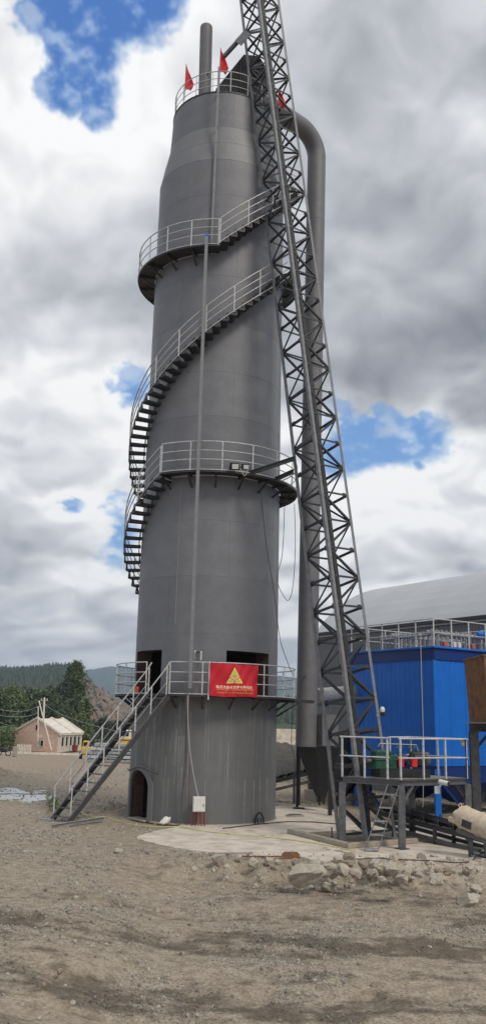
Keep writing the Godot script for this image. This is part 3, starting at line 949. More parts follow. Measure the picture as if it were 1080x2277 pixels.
func galleries():
	var lower = gallery("lowest round gallery carrying the red banner", 3.88, -180, 180, [[-178, -36], [-19.5, 176]], 19.0)
	for s in [86.0, 96.0]:
		var a = pol(s, R0, 3.8)
		var far = Vector3(2.55, 3.8, a.z)
		beam(lower, "outrigger", a, far, 0.08, 0.1, M.dark)
		beam(lower, "brace", Vector3(a.x, 3.28, a.z), Vector3(2.05, 3.76, a.z), 0.05, 0.05, M.dark)
	var mid = gallery("middle round gallery with two floodlights on its railing", 11.02, -33, 248, [[-32, 247]], 19.5)
	var upper = gallery("highest round gallery, dark underneath, seen at the upper shell", 19.13, 66, 362, [[67, 361]], 18.5, 2.398)
	flight("lowest spiral stair flight climbing to the middle gallery", -213.0, 3.95, -33.0, 10.98, R0)
	flight("middle spiral stair flight sweeping across the kiln front", -112.0, 11.08, 66.0, 19.05, R0 - 0.01)
	flight("highest spiral stair flight rising past the hoist mast", 2.0, 19.2, 152.0, 25.9, 2.38)
	# railing round the kiln roof
	var t = thing("roof_railing", "thin round railing on the kiln roof edge", "railing", AX + Vector3.UP * 26.1)
	for q in [[0.3, 0.014], [0.6, 0.014], [0.92, 0.018]]: tubed(t, "rail", arc_pts(-178, 178, 1.96, 26.08 + q[0]), q[1], M.rail, 6)
	for k in 18: beam(t, "post", pol(k * 20.0 - 172.0, 1.96, 26.06), pol(k * 20.0 - 172.0, 1.96, 27.0), 0.03, 0.03, M.rail, unit_angle)

func roof_things():
	var c = thing("chimney", "plain grey chimney pipe with rounded top on the kiln roof", "chimney", Vector3(-1.93, 26.1, -30.6))
	var mb = MB.new()
	var prof = [[0.255, 0.0], [0.255, 4.75]]
	for k in 6: prof.append([0.255 - 0.09 * (1.0 - cos(PI * 0.5 * (k + 1) / 6.0)) , 4.75 + 0.12 * sin(PI * 0.5 * (k + 1) / 6.0)])
	prof.append([0.0, 4.88])
	mb.lathe(Transform3D(Basis(Vector3.BACK, 0.012), c.position), prof, 28)
	part(c, "pipe", mb, M.duct)
	var cr = MB.new()
	cr.lathe(Transform3D(Basis.IDENTITY, c.position), [[0.26, 0.0], [0.34, 0.0], [0.34, 0.03], [0.26, 0.04]], 28)
	part(c, "flange", cr, M.dark)
	boxed(c, "inspection_lug", Transform3D(Basis.IDENTITY, c.position + Vector3(0.1, 2.4, 0.255)), Vector3(0.03, 0.16, 0.04), M.black)
	# receiving hood of the hoist
	var t = thing("charging_hopper", "dark open charging hopper hood on the kiln roof", "hopper", Vector3(-0.55, 26.2, -29.9))
	var o = t.position
	var w = 0.55
	var shape = [Vector2(-0.95, 0.25), Vector2(-0.9, 0.75), Vector2(0.15, 2.35), Vector2(0.75, 2.3), Vector2(1.15, 1.55), Vector2(0.75, 0.9), Vector2(0.6, 0.1)]
	for s in [-1.0, 1.0]:
		var side = MB.new()
		var ctr = Vector2(0.1, 1.1)
		for k in shape.size():
			var a = shape[k]; var b = shape[(k + 1) % shape.size()]
			var q = [o + Vector3(ctr.x, ctr.y, s * w), o + Vector3(a.x, a.y, s * w), o + Vector3(b.x, b.y, s * w)]
			if s > 0: side.tri(q[0], q[2], q[1])
			else: side.tri(q[0], q[1], q[2])
		part(t, "side_plate", side, M.black)
	for k in shape.size() - 1:
		var a = shape[k]; var b = shape[k + 1]
		if k == 3: continue                   # the mouth that takes the skip
		var pl = MB.new()
		pl.quad(o + Vector3(a.x, a.y, w), o + Vector3(a.x, a.y, -w), o + Vector3(b.x, b.y, -w), o + Vector3(b.x, b.y, w))
		part(t, "back_plate", pl, M.dark)
	for x in [-0.35, 0.05, 0.5]: beam(t, "stiffener", o + Vector3(x, 0.1, w + 0.03), o + Vector3(x, 1.55 if x < 0 else 2.1, w + 0.03), 0.05, 0.05, M.dark)
	for q in [[-0.8, 0.5], [0.6, 0.5], [-0.8, -0.5], [0.6, -0.5]]: beam(t, "leg", o + Vector3(q[0], -0.15, q[1]), o + Vector3(q[0], 0.9, q[1]), 0.09, 0.09, M.dark)
	var st = thing("tie_beam", "sloping grey steel beam tying the charging hopper to the mast", "beam", at(497, 128, 29.0))
	beam(st, "web", at(497, 128, 29.0), at(548, 72, 28.6), 0.16, 0.05, M.steel)
	beam(st, "flange", at(497, 124, 28.95), at(548, 68, 28.55), 0.03, 0.14, M.chord)
	boxed(st, "gusset", facing(at(540, 84, 28.55), at(548, 72, 28.6) - at(497, 128, 29.0)), Vector3(0.55, 0.42, 0.02), M.chord)
	# red pennants
	for q in [[411, 198, 142, 30.0, 20, 0, "red triangular pennant flag on the roof railing beside open sky"], [488, 160, 106, 29.0, 20, 1, "red triangular pennant flag in front of the charging hopper"], [618, 236, 200, 28.2, 18, 2, "red triangular pennant flag above the curved gas duct"]]:
		var base = at(q[0], q[1], q[3]); var top = at(q[0] + 0.5, q[2], q[3])
		top.x = base.x + 0.01; top.z = base.z
		var f = thing("pennant_flag", q[6], "flag", base, "red pennants on the kiln top")
		rod(f, "pole", base + Vector3.DOWN * 0.5, top, 0.012, M.steel)
		var cl = MB.new()
		var hgt = top.y - base.y
		var n = 8
		for i in n:
			for j in n:
				var pt = func(a, b):
					var u = float(a) / n; var v = float(b) / n
					var wd = q[4] * q[3] / F * 1.15
					var yy = lerp(0.98, 0.0, v) * hgt
					return base + Vector3(wd * u * (0.15 + 0.85 * min(1.0, v * 1.35)) * (1.0 - 0.35 * smoothstep(0.8, 1.0, v)), yy - 0.1 * hgt * u * u, 0.07 * sin(u * 5.0 + v * 4.0 + q[5]) * u)
				var a = pt.call(i, j); var b = pt.call(i + 1, j); var d = pt.call(i + 1, j + 1); var e = pt.call(i, j + 1)
				cl.quad(e, d, b, a)
		part(f, "cloth", cl, M.red)

func conduits():
	var t = thing("conduit_pole", "long square grey pole standing free before the stair, blue cap", "pole", pol(-6.6, 3.13, 4.0))
	var a = pol(-6.6, 3.13, 4.05); var b = pol(-6.6, 3.13, 19.35)
	beam(t, "shaft", a, b, 0.105, 0.105, M.pole)
	boxed(t, "cap", Transform3D(Basis.IDENTITY, b + Vector3.UP * 0.03), Vector3(0.11, 0.1, 0.11), M.blue, 0.01)
	for h in [10.9, 19.0]: beam(t, "clip", pol(-6.6, 3.02, h), pol(-6.6, 3.13, h), 0.05, 0.03, M.dark)
	t = thing("upper_conduit", "thin grey conduit up the highest shell to the roof rail", "conduit", pol(-5.0, 2.46, 19.2))
	beam(t, "shaft", pol(-5.0, 2.46, 19.2), pol(-3.7, 2.46, 26.75), 0.085, 0.085, M.pole)
	for h in [20.5, 22.5]: beam(t, "clip", pol(-4.8, 2.38, h), pol(-4.8, 2.46, h), 0.05, 0.03, M.dark)
	for h in [24.4, 26.0]: beam(t, "clip", pol(-4.2, 2.0, h), pol(-4.2, 2.46, h), 0.05, 0.03, M.dark)
	t = thing("short_post", "short dark square post behind the lowest gallery rail", "post", pol(-3.2, 2.98, 3.9))
	beam(t, "shaft", pol(-3.2, 2.98, 3.9), pol(-3.2, 2.98, 5.15), 0.09, 0.09, M.steel)
	beam(t, "cap_plate", pol(-3.2, 2.98, 5.15), pol(-3.2, 2.98, 5.17), 0.13, 0.13, M.dark)
	for q in [[434, 1446, "pale short tube clipped left of the dark post"], [447, 1448, "pale short tube clipped on the railing beside the banner"]]:
		var p = at(q[0], q[1], 27.5)
		var mb = MB.new(); mb.tube([p, p + Vector3.DOWN * 0.27], 0.028, 8)
		solo("pale_tube", mb, M.white, ["white tube light hung on the conduit pole at the lowest gallery", "white tube light hung beside the red banner"][0 if q[0] < 440 else 1], "tube light", p + Vector3.DOWN * 0.27)
	# pipe, hose and cables from the gallery down to the switch box
	var mb2 = MB.new()
	mb2.tube([pol(-8.5, RO + 0.03, 3.85), pol(-9.0, R0 + 0.35, 2.0), pol(-12.0, R0 + 0.12, 0.06)], 0.035, 8)
	solo("drain_pipe", mb2, M.steel, "slim grey pipe leaning on the stained lower shell", "pipe", pol(-12, R0 + 0.12, 0.05))
	var pts = []
	for k in 13:
		var s = k / 12.0
		pts.append(pol(-7.8 + 7.6 * pow(s, 2.4), RO + 0.02 - 0.45 * s + 0.1 * sin(s * PI), lerp(3.85, 0.82, s)))
	mb2 = MB.new(); mb2.tube(pts, 0.016, 6)
	solo("white_hose", mb2, M.pale_wire, "white cable curving down to the switch box", "cable", pol(0, R0 + 0.12, 0.8))
	pts = []
	for k in 9:
		var s = k / 8.0
		pts.append(pol(-7.5 + 1.2 * s + sin(s * 5.0) * 0.3, RO + 0.0 - 0.5 * s, lerp(3.85, 0.06, s)))
	mb2 = MB.new(); mb2.tube(pts, 0.008, 6)
	solo("red_cable", mb2, M.rust_red, "thin red cable hanging down the lower shell", "cable", pol(-6, R0 + 0.1, 0.05))
	# loose wires east of the kiln
	var wires = [[[[578, 1090, 27.9], [585, 1150, 27.9], [592, 1215, 27.9], [603, 1280, 27.9], [612, 1340, 27.95], [622, 1420, 28.0], [636, 1465, 28.2], [650, 1500, 28.6]], "thin grey wire trailing down the kiln front from the middle gallery"],
		[[[632, 1128, 28.4], [630, 1190, 28.4], [626, 1240, 28.4], [617, 1275, 28.3], [618, 1300, 28.3], [630, 1325, 28.4], [641, 1335, 28.5], [650, 1310, 28.6], [655, 1250, 28.6], [656, 1180, 28.6], [654, 1120, 28.6]], "looped wire hanging beside the kiln under the middle gallery"],
		[[[654, 1490, 30.0], [652, 1560, 30.2], [648, 1620, 30.3], [648, 1660, 30.4], [655, 1690, 30.5], [656, 1740, 31.0]], "thin wire hanging from the lowest gallery beside the gas duct"]]
	for q in wires:
		var w = []
		for p in q[0]: w.append(at(p[0], p[1], p[2]))
		var sm = []
		for i in w.size() - 1:
			for k in 4: sm.append(w[i].cubic_interpolate(w[i + 1], w[max(i - 1, 0)], w[min(i + 2, w.size() - 1)], k / 4.0))
		sm.append(w[-1])
		mb2 = MB.new(); mb2.tube(sm, 0.011, 5)
		solo("hanging_wire", mb2, M.wire, q[1], "wire", sm[-1])

func floodlights():
	for q in [[521, 1037, "black floodlight with bright face on the middle gallery rail, paired"], [545, 1038, "smaller black floodlight beside its twin on the middle gallery rail"]]:
		var p = at(q[0], q[1], 27.3)
		var t = thing("floodlight", q[2], "floodlight", p + Vector3.DOWN * 0.12, "floodlights on the middle gallery")
		var s = 1.0 if q[0] == 521 else 0.82
		var x = Transform3D(Basis(Vector3.RIGHT, 0.35) * Basis(Vector3.UP, 0.25), p)
		boxed(t, "housing", x, Vector3(0.3, 0.24, 0.08) * s, M.rubber, 0.012)
		boxed(t, "lens", x * Transform3D(Basis.IDENTITY, Vector3(0.02, 0, 0.044)), Vector3(0.21, 0.16, 0.006) * s, M.lamp_glass)
		for sx in [-1.0, 1.0]: beam(t, "yoke", x * Vector3(sx * 0.16 * s, -0.13, -0.03), x * Vector3(sx * 0.16 * s, 0.0, 0.0), 0.02, 0.02, M.rubber)
	var pts = []
	for k in 9:
		var s = k / 8.0
		pts.append(at(lerp(535.0, 552.0, s), 1042.0 + 16.0 * sin(s * PI), 27.25))
	var mb = MB.new(); mb.tube(pts, 0.012, 6)
	solo("lamp_cable", mb, M.pale_wire, "white cable loop hanging below the floodlights", "cable", pts[4])

func banner():
	var w := 480; var h := 340
	var im := Image.create(w, h, false, Image.FORMAT_RGB8)
	im.fill(g8(196, 24, 44))
	var gold = g8(236, 216, 132); var lime = g8(176, 196, 88); var deep = g8(158, 20, 30)
	# emblem: a drop on a cup between two triangles
	var tri_in = func(p, a, b, c):
		return Geometry2D.point_is_inside_triangle(p, a, b, c)
	for y in range(34, 204):
		for x in range(140, 330):
			var p = Vector2(x, y)
			var ctr = Vector2(236, 118)
			var dist = p.distance_to(ctr)
			var top_ = Vector2(236, 38)
			var drop = dist < 36.0 or (y < 118 and tri_in.call(p, top_, Vector2(201, 112), Vector2(271, 112)))
			var drop_in = dist < 28.0 or (y < 116 and tri_in.call(p, top_ + Vector2(0, 14), Vector2(209, 110), Vector2(263, 110)))
			var cup = dist > 40.0 and dist < 47.0 and y > 118
			var cup2 = dist > 16.0 and dist < 21.0 and y > 126
			var stem = abs(x - 236) < 4 and y > 158 and y < 200
			var base_ = tri_in.call(p, Vector2(236, 52), Vector2(156, 200), Vector2(316, 200))
			if cup2: im.set_pixel(x, y, deep)
			elif drop_in: im.set_pixel(x, y, lime)
			elif drop: im.set_pixel(x, y, gold)
			elif cup or stem: im.set_pixel(x, y, gold)
			elif base_ and y > 128 and dist > 53.0 and abs(x - 236) > 10:
				var inner = tri_in.call(p, Vector2(236, 70), Vector2(170, 193), Vector2(302, 193)) and dist > 60.0 and abs(x - 236) > 17 and y < 193
				im.set_pixel(x, y, lime if inner else gold)
	# the line of characters, stroke by stroke on a 10 x 10 field
	var glyphs = [
		[[1, 1, 1, 9], [3, 0, 3, 9], [5, 0, 4, 3], [5, 2, 9, 2], [5, 5, 9, 5], [5, 5, 5, 9], [9, 5, 9, 9], [5, 9, 9, 9], [7, 5, 7, 9]],
		[[2, 0, 3, 3], [5, 0, 5, 3], [8, 0, 7, 3], [0, 5, 9, 5], [3, 6, 1, 9], [6, 6, 9, 9]],
		[[5, 0, 5, 2], [0, 2, 9, 2], [2, 4, 2, 8], [2, 4, 8, 4], [8, 4, 8, 8], [5, 3, 5, 9]],
		[[5, 0, 0, 4], [5, 0, 9, 4], [2, 4, 8, 4], [1, 6, 9, 6], [5, 4, 5, 9], [2, 7, 3, 8], [8, 7, 7, 8], [0, 9, 9, 9]],
		[[4, 0, 6, 1], [3, 2, 5, 2], [5, 2, 5, 9], [5, 9, 3, 8], [0, 4, 4, 4], [4, 4, 0, 8], [8, 3, 6, 5], [5, 4, 9, 8]],
		[[5, 0, 5, 1], [0, 2, 9, 2], [0, 2, 0, 3], [9, 2, 9, 3], [3, 2, 1, 4], [6, 2, 8, 4], [2, 5, 8, 5], [5, 4, 5, 9], [2, 7, 2, 9], [2, 9, 8, 9], [8, 7, 8, 9]],
		[[1, 2, 2, 4], [4, 2, 3, 4], [2, 0, 2, 5], [2, 5, 0, 9], [2, 5, 4, 8], [7, 0, 7, 2], [5, 2, 9, 2], [5, 2, 5, 6], [5, 6, 4, 9], [5, 5, 9, 5], [9, 2, 9, 5]],
		[[0, 2, 9, 2], [5, 0, 1, 6], [3, 4, 3, 9], [3, 4, 8, 4], [8, 4, 8, 9], [3, 6, 8, 6], [3, 8, 8, 8]],
		[[1, 0, 1, 9], [1, 0, 3, 0], [3, 0, 2, 4], [2, 4, 3, 6], [5, 0, 5, 9], [5, 0, 8, 0], [8, 0, 8, 4], [5, 2, 8, 2], [5, 4, 8, 4], [6, 5, 9, 9], [9, 5, 7, 7]],
		[[3, 0, 0, 5], [6, 0, 9, 5], [5, 4, 2, 8], [2, 8, 8, 8], [6, 6, 9, 9]],
		[[1, 1, 8, 1], [8, 1, 8, 9], [8, 9, 6, 8], [0, 3, 6, 3], [1, 5, 5, 5], [1, 5, 1, 8], [1, 8, 5, 8], [5, 5, 5, 8]]]
	for k in glyphs.size():
		var ox = 62 + k * 32.5; var oy = 226.0
		for s in glyphs[k]:
			for q in 40:
				var t = q / 39.0
				var x = ox + lerp(float(s[0]), float(s[2]), t) * 2.75; var y = oy + lerp(float(s[1]), float(s[3]), t) * 2.9
				im.fill_rect(Rect2i(int(x), int(y), 4, 4), g8(240, 226, 190))
	var tex = ImageTexture.create_from_image(im)
	var cloth := StandardMaterial3D.new()
	cloth.albedo_texture = tex
	cloth.roughness = 0.7
	cloth.backlight = Color(0.15, 0.02, 0.03)
	var a0 = 4.2; var a1 = 33.0
	var t = thing("banner", "red banner with yellow-green triangular emblem tied to the lowest gallery rail", "banner", pol(18, RO + 0.04, 3.86))
	var mb = MB.new()
	var n := 28; var m := 12
	var pt = func(i, j):
		var u = float(i) / n; var v = float(j) / m
		var fold = 0.022 * sin(u * 21.0 + v * 3.0) * (0.3 + v) + 0.018 * sin(u * 8.0 - v * 6.0) + 0.012 * sin(u * 31.0 + v * 11.0)
		return pol(lerp(a0, a1, u), RO + 0.09 + fold, 4.85 - v * (1.0 + 0.02 * sin(u * 6.0)) - 0.02 * abs(sin(u * PI * 4.0)) * (1.0 - v) - 0.03 * u)
	for i in n:
		for j in m:
			var b = mb.v.size()
			var q = [pt.call(i, j + 1), pt.call(i + 1, j + 1), pt.call(i + 1, j), pt.call(i, j)]
			var nn = (q[1] - q[0]).cross(q[2] - q[0]).normalized()
			var uv = [Vector2(float(i) / n, float(j + 1) / m), Vector2(float(i + 1) / n, float(j + 1) / m), Vector2(float(i + 1) / n, float(j) / m), Vector2(float(i) / n, float(j) / m)]
			for k in 4: mb.vert(q[k], nn, uv[k])
			mb.ix.append_array([b, b + 2, b + 1, b, b + 3, b + 2])
	part(t, "cloth", mb, cloth)
	tubed(t, "white_hem", [pol(a0 - 0.3, RO + 0.05, 4.88), pol(a0 - 0.35, RO + 0.055, 4.4), pol(a0 - 0.5, RO + 0.05, 3.72)], 0.022, M.white, 6)
	var lines = [["Linxing City Jinyong Kiln", 4.85 - 0.80, 0.075], ["Jinyong Kiln Co., Ltd. industrial lime kilns", 4.85 - 0.90, 0.05]]
	for q in lines:
		var tm := TextMesh.new()
		var sf := SystemFont.new(); sf.font_names = PackedStringArray(["Droid Sans"])
		tm.font = sf; tm.text = q[0]; tm.font_size = 32; tm.pixel_size = q[2] / 24.0; tm.depth = 0.002
		var o = put(t, "lettering", tm, M.gold_print)
		var mid_ = pol(18.6, RO + 0.15, q[1])
		var dirx = (pol(33, RO, 0) - pol(4, RO, 0)).normalized()
		var wid = 1.17 / max(0.1, tm.get_aabb().size.x)
		o.transform = Transform3D(facing(Vector3.ZERO, dirx).basis * Basis.from_scale(Vector3(wid, 0.9, 1.0)), mid_ - org(t))
	# switch box on its stand at the kiln foot
	t = thing("switch_box", "small white switch box on a red tubular stand at the kiln foot", "switch box", pol(0.2, R0 + 0.24, 0.03))
	var o = t.position
	boxed(t, "cabinet", Transform3D(Basis(Vector3.UP, 0.12), o + Vector3(0, 0.62, 0)), Vector3(0.37, 0.44, 0.16), M.white, 0.012)
	boxed(t, "door", Transform3D(Basis(Vector3.UP, 0.12), o + Vector3(0.01, 0.62, 0.085)), Vector3(0.33, 0.40, 0.012), M.white, 0.004)
	for q in [[-0.17, 0.06], [0.17, 0.06], [-0.15, -0.1], [0.15, -0.1]]:
		rod(t, "leg", o + Vector3(q[0] * 1.15, 0, q[1] * 1.3), o + Vector3(q[0], 0.42, q[1]), 0.014, M.rust_red)
	for k in 3: rod(t, "cable_tail", o + Vector3(-0.06 + 0.06 * k, 0.4, 0.0), o + Vector3(-0.1 + 0.1 * k, 0.0, 0.06), 0.012, [M.black, M.orange, M.rust_red][k])
	boxed(t, "latch", Transform3D(Basis.IDENTITY, o + Vector3(0.14, 0.6, 0.085)), Vector3(0.02, 0.06, 0.02), M.black)

func straight_stair():
	var n0 = onto(152, 1830, 0.0); var n1 = pol(-19.5, RO + 0.02, 3.84)
	var wv = Vector3(-0.60, 0, -0.42)
	var t = thing("straight_stair", "steep straight grey stair with pipe handrails up to the lowest gallery", "stair", n0 + wv * 0.5)
	var d = n1 - n0
	for s in 2:
		var o = wv * s
		beam(t, "stringer", n0 + o, n1 + o + Vector3.DOWN * 0.02, 0.05, 0.2, M.steel, unit_channel, wv * (1 if s == 0 else -1))
	for k in 15:
		var p = n0 + d * ((k + 0.6) / 15.0)
		boxed(t, "tread", facing(p + wv * 0.5, wv), Vector3(wv.length() - 0.06, 0.03, 0.2), M.steel)
	for s in 2:
		var o = wv * s
		var up = Vector3.UP * 0.95
		tubed(t, "handrail", [n0 + o + d * 0.0 + up, n1 + o - d * 0.06 + up, n1 + o + Vector3.UP * 1.0], 0.023, M.rail, 8)
		tubed(t, "middle_rail", [n0 + o + Vector3.UP * 0.48, n1 + o - d * 0.03 + Vector3.UP * 0.48], 0.017, M.zinc, 6)
		for k in 7:
			var q = n0 + o + d * (0.02 + 0.955 * k / 6.0)
			beam(t, "post", q, q + up, 0.036, 0.036, M.rail, unit_angle)
	# things lying at its foot
	var a = onto(116, 1838, 0.06); var b = onto(231, 1820, 0.1)
	var g = thing("steel_channel", "pale steel channel lying on the soil at the stair foot", "steel channel", (a + b) * 0.5)
	beam(g, "web", a, b, 0.11, 0.02, M.zinc, null, Vector3.UP)
	for s in [-0.05, 0.05]: beam(g, "flange", a + Vector3(0, s, 0.03), b + Vector3(0, s, 0.03), 0.014, 0.07, M.zinc, null, Vector3.UP)
	a = onto(84, 1822, 0.05); b = onto(120, 1824, 0.05)
	var mb = MB.new(); mb.box(along(a, b, 0.1, 0.07), Vector3.ONE)
	solo("timber_offcut", mb, M.zinc, "short grey offcut lying under the straight stair", "offcut", a)
	var red = MB.new()
	red.lathe(Transform3D(Basis.IDENTITY, pol(-52, 2.75, 3.89)), [[0.0, 0.0], [0.08, 0.0], [0.11, 0.22], [0.1, 0.22], [0.07, 0.02], [0.0, 0.02]], 18)
	solo("red_bucket", red, M.solenoid, "small red bucket on the lowest gallery beside the dark hatch", "bucket", pol(-52, 2.75, 3.89))
	var hz = [[0, 1778], [60, 1782], [110, 1788], [165, 1802], [200, 1815], [235, 1816], [262, 1826], [300, 1834], [345, 1838], [400, 1838], [440, 1846], [500, 1853], [560, 1858], [620, 1864], [680, 1872], [740, 1882], [790, 1893]]
	var pts = []
	for q in hz:
		var p = onto(q[0], q[1], 0.05)
		p = onto(q[0], q[1], max(lie(p.x, p.z), 0.03) + 0.015) if q[0] > 290 else onto(q[0], q[1], lie(p.x, p.z) + 0.02)
		pts.append(p)
	var sm = []
	for i in pts.size() - 1:
		for k in 5: sm.append(pts[i].cubic_interpolate(pts[i + 1], pts[max(i - 1, 0)], pts[min(i + 2, pts.size() - 1)], k / 5.0))
	sm.append(pts[-1])
	mb = MB.new(); mb.tube(sm, 0.011, 6)
	solo("yellow_hose", mb, M.hose, "thin yellow hose snaking across the soil and concrete", "hose", sm[sm.size() / 2])
	# small items on the slab by the kiln
	var vb = MB.new()
	var vp = pol(46.0, R0 + 0.16, 0.03)
	for k in 9:
		pass
	var ring = []
	for k in 13: ring.append(vp + Vector3(-0.13 * cos(PI * k / 12.0), 0.05 + 0.28 * sin(PI * k / 12.0), 0))
	vb.tube(ring, 0.025, 8)
	for x in [-0.13, -0.04, 0.05, 0.13]: vb.tube([vp + Vector3(x, 0, 0.02), vp + Vector3(x, 0.17, 0.02)], 0.02, 6)
	solo("drain_valve", vb, M.black, "dark bent pipe valve at the kiln foot", "valve", vp)
	var sk = rock_mesh(300, 0.6, 0.6)
	var o = put(self, "cement_sack", sk, M.white)
	var sp = pol(-22.0, R0 + 0.2, 0.05)
	o.transform = Transform3D(Basis.from_euler(Vector3(0.2, 0.6, 0.5)) * Basis.from_scale(Vector3(0.34, 0.3, 0.22)), sp + Vector3.UP * 0.06)
	tag(o, "crumpled white sack against the kiln foot", "sack")

# ---------------------------------------------------------------- hoist mast
const MO := Vector3(3.25512914, 2.05681059, -24.93075555)
const MU := Vector3(-0.1101454, 0.98677593, -0.11891698)
const ME1 := Vector3(-0.57153807, -0.16272447, -0.8209114)
const ME2 := Vector3(0.84586705, 0.02289967, -0.59345205)
const MD := 0.89396
func mnode(corner: int, k: float) -> Vector3:     # 0 near, 1 west, 2 east, 3 far
	var s = 1.0 - 0.0008 * k
	return MO + MU * MD * k + (ME1 * s if corner == 1 or corner == 3 else Vector3.ZERO) + (ME2 * s if corner >= 2 else Vector3.ZERO)
func mast():
	var t = thing("hoist_mast", "tall inclined steel lattice mast of the skip hoist beside the kiln", "mast", mnode(0, -2.2))
	var last = 35
	var face_out = [-(ME1 + ME2), ME1 - ME2, ME2 - ME1, ME1 + ME2]
	for c in 4:
		var inw = [ME1, ME2, -ME2, -ME1][c]
		beam(t, "chord", mnode(c, -2.4), mnode(c, last), [0.105, 0.125, 0.1, 0.1][c], [0.105, 0.125, 0.1, 0.1][c], M.chord, unit_angle, inw)
	for f in [[0, 1], [0, 2], [1, 3], [2, 3]]:
		var nrm = (mnode(f[1], 0) - mnode(f[0], 0)).cross(MU)
		if f == [0, 2] or f == [1, 3]: nrm = -nrm
		for k in range(-2, last + 1):
			beam(t, "strut", mnode(f[0], k), mnode(f[1], k), 0.065, 0.065, M.member, unit_angle, nrm)
			if k == last: continue
			var odd = (k + 100) % 2 == 0
			if f == [0, 2] or f == [1, 3]: odd = not odd
			var a = f[0] if odd else f[1]; var b = f[1] if odd else f[0]
			beam(t, "diagonal", mnode(a, k + 0.04), mnode(b, k + 0.96), 0.062, 0.062, M.member, unit_angle, nrm)
	for c in 3:                               # gusset plates where the members meet the chords
		for k in range(-1, last):
			var dirs = [[ME1, ME2], [-ME1, ME2], [-ME2, ME1]][c]
			for e in (2 if c == 0 else 1):
				var inw = dirs[e].normalized()
				beam(t, "gusset_plate", mnode(c, k - 0.09) + inw * 0.1, mnode(c, k + 0.09) + inw * 0.1, 0.13, 0.01, M.member, null, inw)
	# skip rails inside the lattice
	for q in [[0.02, 0.17]]:
		var off = ME1 * q[0] + ME2 * q[1]
		beam(t, "skip_rail", mnode(0, -2) + off, mnode(0, last) + off, 0.12, 0.08, M.black, unit_channel, ME2)
	for q in [[0.45, 0.55], [0.55, 0.75]]:
		rod(t, "hoist_rope", mnode(0, -1.5) + ME1 * q[0] + ME2 * q[1], mnode(0, last) + ME1 * q[0] + ME2 * q[1], 0.012, M.wire)
	for k in [0.0, 8.0]:
		var p = mnode(2, 1.55)
		if k > 0: continue
		security_camera(at(847, 1583, 25.2), Vector3(0.2, 0, 1), p, "white dome security camera on the mast before the blue wall", true)
	# two beams that tie the mast to the middle gallery
	for q in [[[552, 1053, 27.7], [655, 1019, 26.6], "long dark tie beam from the middle gallery floodlights to the mast"], [[612, 1066, 28.3], [652, 1048, 27.2], "short dark tie beam between the middle gallery and the mast"]]:
		var a = at(q[0][0], q[0][1], q[0][2]); var b = at(q[1][0], q[1][1], q[1][2])
		var s = thing("tie_beam", q[2], "beam", a, "beams between kiln and mast")
		beam(s, "web", a, b, 0.02, 0.12, M.dark, null, Vector3(b.z - a.z, 0, a.x - b.x))
		for e in [-0.06, 0.06]: beam(s, "flange", a + Vector3.UP * e, b + Vector3.UP * e, 0.09, 0.012, M.steel, null, Vector3(b.z - a.z, 0, a.x - b.x))
func security_camera(p: Vector3, look: Vector3, anchor: Vector3, label, dome = false):
	var t = thing("security_camera", label, "camera", p)
	var d = look.normalized()
	if dome:
		boxed(t, "mount", Transform3D(Basis.IDENTITY, p + Vector3(-0.08, -0.06, -0.02)), Vector3(0.12, 0.15, 0.1), M.zinc, 0.012)
		var mb = MB.new()
		mb.lathe(Transform3D(Basis.IDENTITY, p + Vector3(0.02, 0.0, 0.06)), [[0.0, -0.02], [0.06, 0.0], [0.07, 0.05], [0.065, 0.1], [0.045, 0.13], [0.0, 0.145]], 18)
		part(t, "body", mb, M.white)
		var l = MB.new()
		l.lathe(Transform3D(Basis.IDENTITY, p + Vector3(0.025, -0.1, 0.07)), [[0.0, -0.03], [0.05, -0.01], [0.065, 0.04], [0.06, 0.08], [0.0, 0.1]], 16)
		part(t, "lens", l, M.glass)
		beam(t, "arm", p + Vector3(-0.1, -0.06, -0.02), anchor, 0.03, 0.03, M.white)
	else:
		var mb = MB.new()
		mb.tube([p, p + d * 0.26], 0.065, 14)
		part(t, "body", mb, M.white)
		var l = MB.new(); l.tube([p + d * 0.262, p + d * 0.275], 0.05, 14)
		part(t, "lens", l, M.glass)
		beam(t, "arm", p + d * 0.06 + Vector3.DOWN * 0.05, p + Vector3(-0.05, -0.2, -0.04), 0.04, 0.04, M.white)
		boxed(t, "mount", Transform3D(Basis.IDENTITY, p + Vector3(-0.06, -0.22, -0.06)), Vector3(0.14, 0.2, 0.08), M.white, 0.012)

